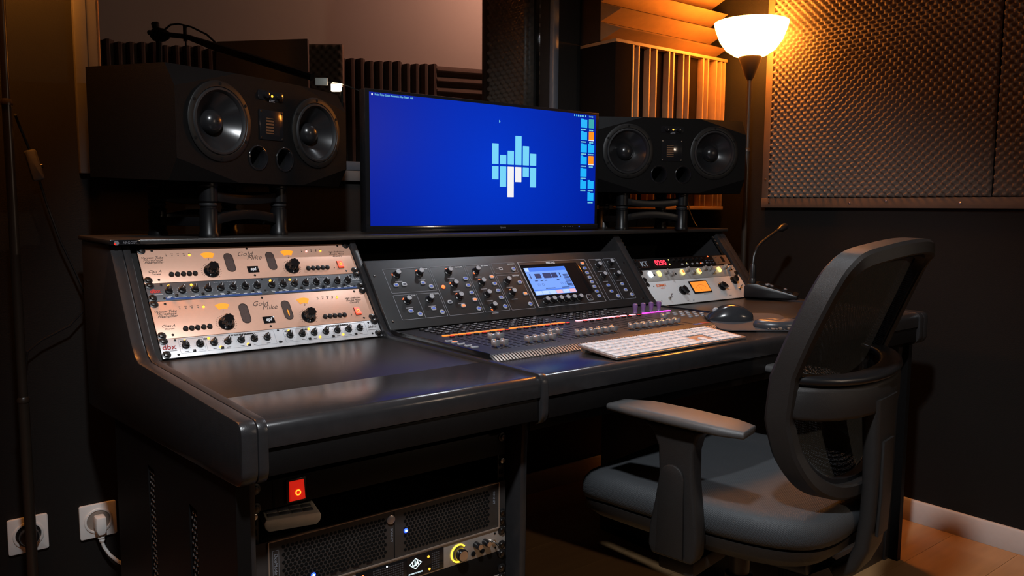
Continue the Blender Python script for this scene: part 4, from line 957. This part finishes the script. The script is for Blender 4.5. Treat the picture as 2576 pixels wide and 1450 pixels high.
# paging microphone
mc = thing('desk_microphone', 'black gooseneck desk microphone at the right end of the desk', 'microphone', (1.922, -.070, .7640), (0, 0, RAD(-62)))
MB().prism([(-.085,0),(.085,0),(.085,.012),(.070,.016),(-.045,.046),(-.075,.046),(-.085,.036)], -.052, .052, 'y').build('base', M['blackplastic'], mc, bev=.004)
top = MB().add([(-.040,-.046,.0462),(.068,-.046,.0180),(.068,.046,.0180),(-.040,.046,.0462),(-.040,-.046,.0482),(.068,-.046,.0200),(.068,.046,.0200),(-.040,.046,.0482)], [(3,2,1,0),(4,5,6,7),(0,1,5,4),(1,2,6,5),(2,3,7,6),(3,0,4,7)]).build('top_plate', M['gloss'], mc)
for i, (x, y_) in enumerate(((-.015,-.015),(0,-.005),(-.012,.012),(.042,.01))):
    z = .0482-(x+.04)*.261; inst('key_button', 'mickey', lambda b: b.lathe([(.0060,-.001),(.0055,.002),(.003,.0025)], (0,0,0), (.25,0,.97), 12), M['greytext'] if i else M['rim'], top, (x, y_, z))
MB().lathe([(.0125,.046),(.0120,.062),(.0105,.064),(.0100,.105),(.008,.110)], (-.062,-.022,0), (0,0,1), 16).build('neck_socket', M['blackplastic'], mc)
MB().tube([(-.062,-.022,.108),(-.060,-.019,.138),(-.053,-.006,.163),(-.040,.018,.182),(-.024,.046,.197),(-.008,.075,.211),(.004,.098,.221)], .0048, 10).build('gooseneck', M['blackplastic'], mc)
MB().lathe([(.006,-.004),(.008,.008),(.0120,.016),(.0125,.040),(.0100,.047),(.004,.049)], (.004,.098,.221), (.42,.80,.28), 16).build('microphone_head', M['blackplastic'], mc)

# ================================================================ floor lamps
def floor_lamp(label, x, y, lit, top=1.615, rot=0):
    t = thing('floor_lamp', label, 'floor lamp', (x, y, 0), (0, 0, rot), 'torchiere floor lamps')
    M['lamppole'] = mat('lamp_black_metal', (.030,.022,.016), .35, .2)
    MB().lathe([(.125,.0003),(.125,.014),(.118,.020),(.03,.030),(.012,.040)], n=40).build('base', M['lamppole'], t)
    MB().lathe([(.0115,.036),(.0115,.62)], n=16).build('lower_pole', M['lamppole'], t)
    MB().lathe([(.0125,.62),(.0130,.626),(.0100,.632)], n=16).build('pole_joint', M['lamppole'], t)
    MB().lathe([(.0098,.632),(.0098,1.27)], n=16).build('upper_pole', M['lamppole'], t)
    MB().lathe([(.0115,1.268),(.0120,1.274),(.0085,1.282)], n=16).build('pole_joint', M['lamppole'], t)
    MB().lathe([(.0082,1.282),(.0082,top-.085)], n=16).build('top_pole', M['lamppole'], t)
    MB().lathe([(.008,top-.085),(.016,top-.072),(.040,top-.008),(.041,top),(.036,top)], n=28).build('shade_cup', M['lamppole'], t)
    MB().lathe([(.030,top+.0005),(.058,top+.006),(.088,top+.026),(.112,top+.060),(.127,top+.100),(.1325,top+.122),(.1305,top+.122),(.125,top+.101),(.110,top+.062),(.086,top+.029),(.057,top+.009),(.030,top+.004)], n=48, cap=False).build('shade', M['shade'] if lit else M['shade_dim'], t, angle=60)
    return t
floor_lamp('lit floor lamp with glowing bowl shade in the right corner', 2.13, .195, True, 1.612)
lp = floor_lamp('black floor lamp pole with inline cord switch at the left edge', -.186, .42, False, 1.70)
# cord of the left lamp with its switch, in front of the back wall
b = MB().tube([(.022,.06,1.255),(.036,.115,1.235),(.050,.130,1.20),(.056,.135,1.185)], .003, 6, up=(0,1,0)); b.build('cord', M['blackplastic'], lp)
sw = MB().prism(rrect(-.0125,.0125,-.036,.036,.006), -.009, .009, 'y').build('inline_switch', mat('switch_grey', (.07,.065,.062), .4), lp, bev=.004, loc=(.064, .135, 1.148), rot=(0, RAD(-13), 0))
MB().lathe([(.005,0),(.005,.004),(.003,.005)], (.0125,0,-.004), (1,0,0), 12).build('switch_button', M['gloss'], sw)
MB().tube([(.073,.135,1.112),(.085,.134,1.06),(.11,.133,.97),(.14,.132,.89),(.157,.132,.84),(.152,.132,.80),(.12,.132,.765),(.06,.134,.735),(.030,.137,.71),(.02,.14,.64),(.016,.145,.40),(.015,.15,.30)], .0026, 6, up=(0,1,0)).build('cord', M['blackplastic'], lp)

# ================================================================ lower rack gear
LO = (0, 0, 0)
def lunit(name, label, cat, z0, n, pm, depth=.3): return unit(name, label, cat, 0, 0, n, pm, loc=(LX0, -.4785, z0), rot=(0, 0, 0), depth=depth)
t, h = lunit('power_distributor', 'black rack power strip with a red lit rocker switch under the desk', 'power strip', .602, 1, M['black'])
sw = MB().box(.056,.088,-.004,0,.004,.0405).build('switch_housing', M['blackplastic'], t, bev=.001)
MB().prism([(-.0042,.006),(-.0105,.009),(-.0062,.037),(-.0042,.0375)], .0605, .0835, 'x').build('rocker', M['red'], sw)
b = MB(); b.lathe([(.0045,0),(.0045,.0005),(.0028,.0005),(.0028,0)], (.0725,-.0096,.020), (0,-1,.15), 16, cap=False); b.build('rocker_mark', M['amber'], sw)
rack_screws(t, ((.009,.036),(.009,.0065),(.4735,.0340)))
MB().box(.036,.039,-.0006,0,.002,.042).build('panel_seam', M['matte'], t)
wb = thing('remote_control_box', 'small white plastic box with keypad on top of the rack computer', 'remote box', (.020, -.448, .5535), (0, 0, RAD(-12)))
MB().prism([(.008,0),(.082,0),(.088,.006),(.090,.015),(.086,.020),(.004,.020),(.0,.015),(.002,.006)], 0, .085, 'y').build('body', mat('cream_plastic', (.85,.76,.64), .45), wb, bev=.003)
for i in range(4):
    for j in range(3): inst('keypad_key', 'rkey', lambda b: b.box(-.008,.008,-.006,.006,0,.0012), M['greytext'], wb, (.018+.018*i, .018+.018*j, .0201), bev=.0004)
# rack computer with perforated front
M['compface'] = mat('computer_face_grey', (.050,.043,.040), .4, .3)
t, h = lunit('rack_computer', 'wide rack computer with perforated grey front and blue leds', 'computer', .4635, 2, M['compface'], .32)
b = MB(); outline(b, .026, .4665, .0005, .0884, .002, .0016, -.0001, -.0030); b.build('front_frame', mat('warm_grey_edge', (.30,.22,.17), .4, .4), t)
MB().box(.244,.2455,-.0006,0,.002,.0865).build('panel_seam', M['matte'], t)
b = MB()
def holes(x0, x1, z0, z1):
    z = z0; r = 0
    while z <= z1:
        x = x0+(.0036 if r % 2 else 0)
        while x <= x1: b.lathe([(.0029,0),(.0029,.0004)], (x,-.0002,z), (0,-1,0), 6); x += .0072
        z += .0063; r += 1
holes(.051,.228,.012,.080); holes(.266,.445,.012,.080)
stuff(b.build('perforation', M['matte'], t))
pb_ = MB().lathe([(.0078,0),(.0078,.002),(.006,.003)], (.238,-.0002,.0720), (0,-1,0), 20).build('power_button', M['alu'], t)
for x, z in ((.267,.0455),(.0985,.0160)):
    o = MB().lathe([(.0042,0),(.0036,.0010)], (x,-.0008,z), (0,-1,0), 14).build('status_led', M['blueled'], t)
    MB().lathe([(.0020,0),(.0016,.0012)], (x,-.0018,z), (0,-1,0), 10).build('led_core', M['blueled_core'], o)
text('maker_lettering', 'SONNET', .0062, M['line'], t, (.2395, -.0004, .0440), rot=(PI/2, PI/2, 0)); text('maker_lettering', 'SONNET', .0062, M['line'], t, (.455, -.0004, .0600), rot=(PI/2, PI/2, 0))
lb = MB(); outline(lb, .0335,.0435,.004,.072,.001,.0005,0,-.0004); lb.build('label_outline', M['line'], t)
text('model_lettering', 'DuoModo xMac', .0080, M['line'], t, (.0385, -.0004, .0400), rot=(PI/2, PI/2, 0))
for i, x in enumerate((.128,.146,.168,.192)): MB().box(x,x+.010,-.0010,-.0006,.0060-.0+.001,.0105).build('usb_port', M['gloss'], t)
rack_screws(t, ((.4735,.012),(.4735,.028)))
# audio interface
M['ifsilver'] = mat('interface_silver', (.50,.45,.41), .35, .6)
t, h = lunit('audio_interface', 'silver audio interface with yellow-ringed volume knob in the lower rack', 'audio interface', .4185, 1, M['ifsilver'], .3)
MB().box(.172,.3435,-.0012,0,.0030,.0415).build('display_panel', M['gloss'], t, bev=.0005)
for x0, x1 in ((.203,.262),(.318,.338)):
    b = MB()
    for i in range(int((x1-x0)/.0042)):
        for j in range(8): b.box(x0+.0042*i, x0+.0042*i+.0032, -.0016, -.0013, .007+.004*j, .009+.004*j)
    stuff(b.build('level_meter', mat('meter_unlit', (.05,.05,.055), .4), t))
MB().box(.268,.302,-.0017,-.0013,.004,.0405).build('logo_screen', M['gloss'], t)
M['ualogo'] = em('logo_white', (.75,.95,1), 1.3)
b = MB()
dia = [(.285,.0405-.003),(.298,.0275),(.285,.0175),(.272,.0275)]
for i in range(4):
    p, q = Vector(dia[i]), Vector(dia[(i+1) % 4]); c = Vector((.285,.0275)); b.add([(p.x,-.0022,p.y),(q.x,-.0022,q.y),(*(c+(q-c)*.82).to_tuple()[:1],-.0022,(c+(q-c)*.82).y),((c+(p-c)*.82).x,-.0022,(c+(p-c)*.82).y)], [(0,1,2,3)])
b.build('logo_diamond', M['ualogo'], t)
text('logo_lettering', 'UA', .0125, M['ualogo'], t, (.285, -.0021, .0275), off=.0006, sx=.8); text('maker_lettering', 'UNIVERSAL AUDIO', .0035, M['ualogo'], t, (.285, -.0021, .0105), sx=.95)
dot('indicator_led', t, M['amber'], ((.3115,.0325),(.3135,.0095)), .0024, .0025); dot('indicator_led', t, M['redhot'], ((.1845,.0335),), .0024, .0025); dot('indicator_led', t, M['white_led'], ((.2295,.0375),), .0016, .0022)
kn = MB().lathe([(.0118,0),(.0112,.013),(.0095,.015)], (.3765,-.001,.0205), (0,-1,0), 28).build('volume_knob', M['gloss'], t)
MB().lathe([(.0098,.0142),(.0092,.0152)], (.3765,-.001,.0205), (0,-1,0), 28).build('knob_cap', M['chrome'], kn)
MB().prism([(.3765+x, .0205+z) for x, z in arc(0,0,.0172,40,305,20)+arc(0,0,.0145,305,40,20)], -.0014, -.0002, 'y').build('light_ring', mat('yellow_ring', (.9,.7,.1), .4, emit=(1,.68,.04), es=1.6), kn)
for x, z in ((.414,.0265),(.434,.0265)): 
    o = MB().lathe([(.0062,0),(.0058,.014),(.004,.015)], (x,-.0002,z), (0,-1,0), 18).build('headphone_knob', M['gloss'], t); MB().lathe([(.0052,.0146),(.0048,.0156)], (x,0,z), (0,-1,0), 18).build('knob_cap', M['chrome'], o)
for x, z in ((.4085,.0105),(.4285,.0110)): MB().lathe([(.0048,0),(.0048,.0012),(.0028,.0016)], (x,-.0002,z), (0,-1,0), 18).build('jack', M['matte'], t)
o = MB().lathe([(.0045,0),(.0045,.004)], (.453,-.0002,.0220), (0,-1,0), 12).build('toggle_switch', M['steel'], t); MB().lathe([(.0015,0),(.002,.010),(.0012,.012)], (.453,-.004,.0225), (.1,-1,-.3), 10).build('toggle_lever', M['chrome'], o)
dot('jack', t, M['matte'], ((.459,.0090),(.4575,.0365)), .002, .0008)
rack_screws(t, ((.4735,.0385),(.4735,.0110)))
t, h = lunit('blank_panel', 'black rack panel directly below the audio interface', 'rack panel', .374, 1, M['black'], .2); rack_screws(t, ((.4735,.0385),(.4735,.0100)))
t, h = lunit('rack_unit', 'silver faced rack unit at the very bottom of the lower rack', 'rack unit', .3285, 1, M['ifsilver'], .25); rack_screws(t, ((.4735,.0385),(.4735,.0100)))

# ================================================================ office chair (local: y forward, origin on floor under seat centre)
CHA = RAD(9.06)
chair = thing('office_chair', 'black mesh-back office chair with armrests at the desk', 'office chair', (.9482, -.6599, -.0423), (0, 0, CHA)); chair.scale = (1.04, 1.04, 1.04); CB = .0423/1.04
def seat_ring(k, z, n=56, hx=.252, y0=-.235, y1=.272):
    out = []; cy = (y0+y1)/2; hy = (y1-y0)/2
    for i in range(n):
        a = 2*PI*i/n; c, s = math.cos(a), math.sin(a); e = .48
        x = hx*k*math.copysign(abs(c)**e, c); y = cy + (hy-(1-k)*.25)*math.copysign(abs(s)**e, s)
        wf = 1-.07*max(0, -(y-cy)/hy); zz = z - .028*max(0, (y-cy)/hy-.45)**2*3 + .012*(abs(x)/hx)**3
        out.append((x*wf, y, zz))
    return out
def ringmesh(rings):
    b = MB(); n = len(rings[0])
    for r in rings: b.v += r
    for j in range(len(rings)-1):
        for i in range(n): b.f.append((j*n+i, j*n+(i+1) % n, (j+1)*n+(i+1) % n, (j+1)*n+i))
    b.f.append(tuple(range((len(rings)-1)*n, len(rings)*n))); b.f.append(tuple(reversed(range(n)))); return b
ringmesh([seat_ring(.95,.488),seat_ring(.985,.493),seat_ring(1.0,.505),seat_ring(1.0,.518),seat_ring(.985,.532),seat_ring(.95,.541),seat_ring(.88,.546),seat_ring(.7,.547),seat_ring(.4,.545),seat_ring(.12,.543)]).build('seat_cushion', M['seatfabric'], chair, angle=60)
ringmesh([seat_ring(.80,.450),seat_ring(.90,.455),seat_ring(.965,.470),seat_ring(.975,.4865),seat_ring(.93,.4873)]).build('seat_pan', M['chairplastic'], chair, angle=60)
# armrests
for sx in (-1, 1):
    X = .266*sx
    ar = MB().sweep([(X-.004*sx,-.137,.699),(X,-.10,.701),(X,-.02,.703),(X,.06,.704),(X-.006*sx,.125,.700)], [(x_, y_) for x_, y_ in rrect(-.040,.040,-.0085,.0095,.008,3)], scale=[.72,.95,1,.96,.70]).build('armrest_pad', M['chairtop'], chair, bev=.002, angle=50, loc=(0, .060 if sx > 0 else 0, 0))
    prof = lambda h: [( -h, -.016), (h, -.016), (h, .016), (-h, .016)]
    b = MB(); st = [(.690,-.006,.062),(.676,-.010,.044),(.650,-.013,.034),(.60,-.015,.033),(.55,-.014,.040),(.505,-.012,.047),(.470,-.010,.047),(.455,-.010,.040)]
    for z, yc, hw in st:
        o = len(b.v); b.v += [(X-.017,yc-hw,z),(X+.017,yc-hw,z),(X+.017,yc+hw,z),(X-.017,yc+hw,z)]
    for j in range(len(st)-1):
        for i in range(4): b.f.append((j*4+i, j*4+(i+1) % 4, j*4+4+(i+1) % 4, j*4+4+i))
    b.f += [(0,1,2,3), tuple(len(b.v)-4+i for i in (3,2,1,0))]
    post = b.build('armrest_post', M['chairplastic'], chair, bev=.006, seg=3, angle=50)
    xo = X+.0172*sx
    b = MB().prism([(.010-.010+y_, z_) for y_, z_ in ([(-.036,.462),(.018,.462)]+arc(-.0105, .600, .0235, 0, 180, 10)[0:])], xo, xo+.006*sx, 'x')
    b.build('post_sleeve', M['chairplastic'], post, bev=.002)
    MB().box(min(X*.55, X), max(X*.55, X), -.045, .025, .425, .452).build('arm_bracket', M['chairplastic'], chair, bev=.004)
# backrest frame
def yb(z):
    t_ = [(.54,-.200),(.60,-.178),(.66,-.163),(.714,-.157),(.79,-.168),(.87,-.199),(.95,-.231),(1.03,-.268)]
    for (z0, a), (z1, c) in zip(t_, t_[1:]):
        if z <= z1: return a+(c-a)*(z-z0)/(z1-z0)
    return -.268
def bpt(x, z, dy=0): return (x, yb(z)-.030*(1-(x/.22)**2)+dy, z)
half = [(0,.572),(.06,.574),(.115,.583),(.160,.606),(.190,.645),(.206,.70),(.213,.76),(.216,.83),(.213,.89),(.207,.935),(.196,.962),(.172,.980),(.11,.990),(.05,.995)]
loop = half + [(0, .996)] + [(-x, z) for x, z in reversed(half[1:])]
def smooth_loop(L, k=3):
    out = []; n = len(L)
    for i in range(n):
        p0, p1, p2, p3 = (Vector(L[(i+d) % n]) for d in (-1, 0, 1, 2))
        for j in range(k):
            t_ = j/k; out.append(tuple(.5*((2*p1)+(-p0+p2)*t_+(2*p0-5*p1+4*p2-p3)*t_*t_+(-p0+3*p1-3*p2+p3)*t_**3)))
    return out
LP = smooth_loop(loop, 7)
b = MB(); n = len(LP); SEC = [(-.013,-.020),(-.010,-.023),(.008,-.022),(.013,-.017),(.014,.015),(.010,.020),(-.006,.020),(-.012,.016)]
cxm, czm = 0, .80
for i, (x, z) in enumerate(LP):
    p = Vector(LP[i-1]); q = Vector(LP[(i+1) % n]); tg = (q-p).normalized(); nr = Vector((tg.y, -tg.x))
    base = Vector(bpt(x, z))
    for (u, v_) in SEC: b.v.append((base.x+nr.x*u, base.y+v_, base.z+nr.y*u))
m_ = len(SEC)
for i in range(n):
    for j in range(m_): b.f.append((i*m_+j, i*m_+(j+1) % m_, ((i+1) % n)*m_+(j+1) % m_, ((i+1) % n)*m_+j))
b.build('back_frame', M['chairplastic'], chair, angle=38)
b = MB()
for i in range(n):     # dark inner lip
    pass
rings = []
for k in (.955, .8, .6, .4, .2, .04): rings.append([bpt(x*k, czm+(z-czm)*k, .006) for x, z in LP])
b = MB()
for r in rings: b.v += r
for j in range(len(rings)-1):
    for i in range(n): b.f.append((j*n+i, j*n+(i+1) % n, (j+1)*n+(i+1) % n, (j+1)*n+i))
b.f.append(tuple(range(5*n, 6*n))); b.build('back_mesh', M['meshcloth'], chair, angle=80)
MB().sweep([bpt(x*.925, czm+(z-czm)*.94, -.004) for x, z in LP], [(-.006,-.008),(.006,-.008),(.006,.008),(-.006,.008)], up=(0,1,0), closed=True).build('inner_lip', M['blackplastic'], chair, bev=0, angle=50)
# lumbar yoke: curved bar from rail to rail behind the mesh, side arms and spine
def arcx(y0, bulge, z0, dz, n=13, hw=.204): return [(hw*math.sin(RAD(-90+180*i/(n-1))), y0-bulge*math.cos(RAD(-90+180*i/(n-1))), z0-dz*math.cos(RAD(-90+180*i/(n-1)))) for i in range(n)]
MB().sweep(arcx(-.165, .088, .748, .010), rrect(-.011,.011,-.028,.028,.008,3)).build('lumbar_bar', M['chairplastic'], chair, angle=50)
MB().sweep(arcx(-.160, .094, .787, .012), rrect(-.026,.014,-.007,.007,.006,3)).build('lumbar_pad', M['blackplastic'], chair, angle=50)
MB().sweep([(0,-.250,.735),(0,-.252,.64),(0,-.252,.58),(0,-.250,.52),(0,-.244,.465),(0,-.228,.428),(0,-.200,.405),(0,-.15,.398),(0,-.06,.396)], rrect(-.042,.042,-.013,.013,.009,3), up=(0,-1,.3), scale=[1.25,1.08,1,1,1,1,1,1,1]).build('back_spine', M['chairplastic'], chair, angle=50)
MB().sweep([(0,-.2675,.66),(0,-.2675,.56),(0,-.2645,.49)], rrect(-.026,.026,-.003,.003,.002,2), up=(0,-1,.3)).build('spine_cover', M['chairplastic'], chair, angle=50)
MB().box(-.075,.075,-.10,.10,.398,.440).build('tilt_mechanism', M['black'], chair, bev=.01)
MB().lathe([(.0275,.12+CB),(.0275,.33),(.020,.331),(.020,.399)], n=24).build('gas_column', mat('column_grey', (.05,.045,.042), .35, .3), chair)
b = MB(); nn = 48
for h_, k in ((.320,.95),(.327,1),(.380,1),(.386,.9)):
    for i in range(nn): a = 2*PI*i/nn; r = (.030+.0011*(i % 2))*k; b.v.append((.0+r*math.cos(a), -.115+r*math.sin(a), h_))
for j in range(3):
    for i in range(nn): b.f.append((j*nn+i, j*nn+(i+1) % nn, (j+1)*nn+(i+1) % nn, (j+1)*nn+i))
b.f.append(tuple(range(nn))); b.f.append(tuple(range(3*nn, 4*nn))); b.build('tension_knob', M['black'], chair, smooth=False)
MB().lathe([(.045,.085+CB),(.045,.12+CB),(.030,.135+CB)], n=24).build('base_hub', M['chairplastic'], chair)
for i in range(5):
    a = RAD(90+72*i); ca, sa = math.cos(a), math.sin(a)
    lg = MB().sweep([(.03*ca,.03*sa,.105+CB),(.16*ca,.16*sa,.090+CB),(.29*ca,.29*sa,.070+CB)], rrect(-.020,.020,-.015,.015,.008,2), scale=[1.1,.9,.75]).build('base_leg', M['chairplastic'], chair, angle=50)
    c2 = MB().cyl((.29*ca-.018*sa,.29*sa+.018*ca,.0285+CB),(.29*ca+.018*sa,.29*sa-.018*ca,.0285+CB),.028,n=20).build('caster', M['rubber'], chair, bev=.003)
    MB().cyl((.29*ca,.29*sa,.03+CB),(.29*ca,.29*sa,.068+CB),.007,n=10).build('caster_stem', M['black'], chair)

# ================================================================ ceiling fixtures of the room lamps
for P_, T_, lb_ in ((KEY, KEYT, 'black ceiling spotlight above the camera side of the room'), (KEY2, KEY2T, 'black ceiling spotlight above the mixing console')):
    kl = thing('ceiling_spotlight', lb_, 'spotlight', P_, group='ceiling spotlights')
    q = (Vector(T_)-Vector(P_)).to_track_quat('-Z', 'Y').to_euler()
    MB().lathe([(.030,.12),(.045,.11),(.055,.03),(.056,.012),(.052,.012),(.045,.05),(.02,.06)], n=28, cap=False).build('spot_housing', M['black'], kl, rot=q)
    MB().cyl((0,0,.10),(0,0,ZC-P_[2]),.008).build('spot_stem', M['black'], kl)

wl = thing('wall_lamp', 'small warm wall lamp on the right wall near the camera', 'lamp', (WR, LAMP2[1], LAMP2[2]))
qq = (Vector((.6,-.3,.6))-Vector(LAMP2)).to_track_quat('-Z', 'Y').to_euler()
MB().lathe([(.052,-.004),(.054,.0),(.050,.05),(.02,.07),(.001,.071)], n=24, cap=False).build('lamp_head', M['black'], wl, loc=(LAMP2[0]-WR, 0, 0), rot=qq)
MB().tube([(-.0005,0,.02),(-.12,0,.04),(LAMP2[0]-WR+.03,0,.03)], .006, 8).build('arm', M['black'], wl)
MB().cyl((-.012,0,.02),(-.0003,0,.02),.03).build('wall_plate', M['black'], wl)
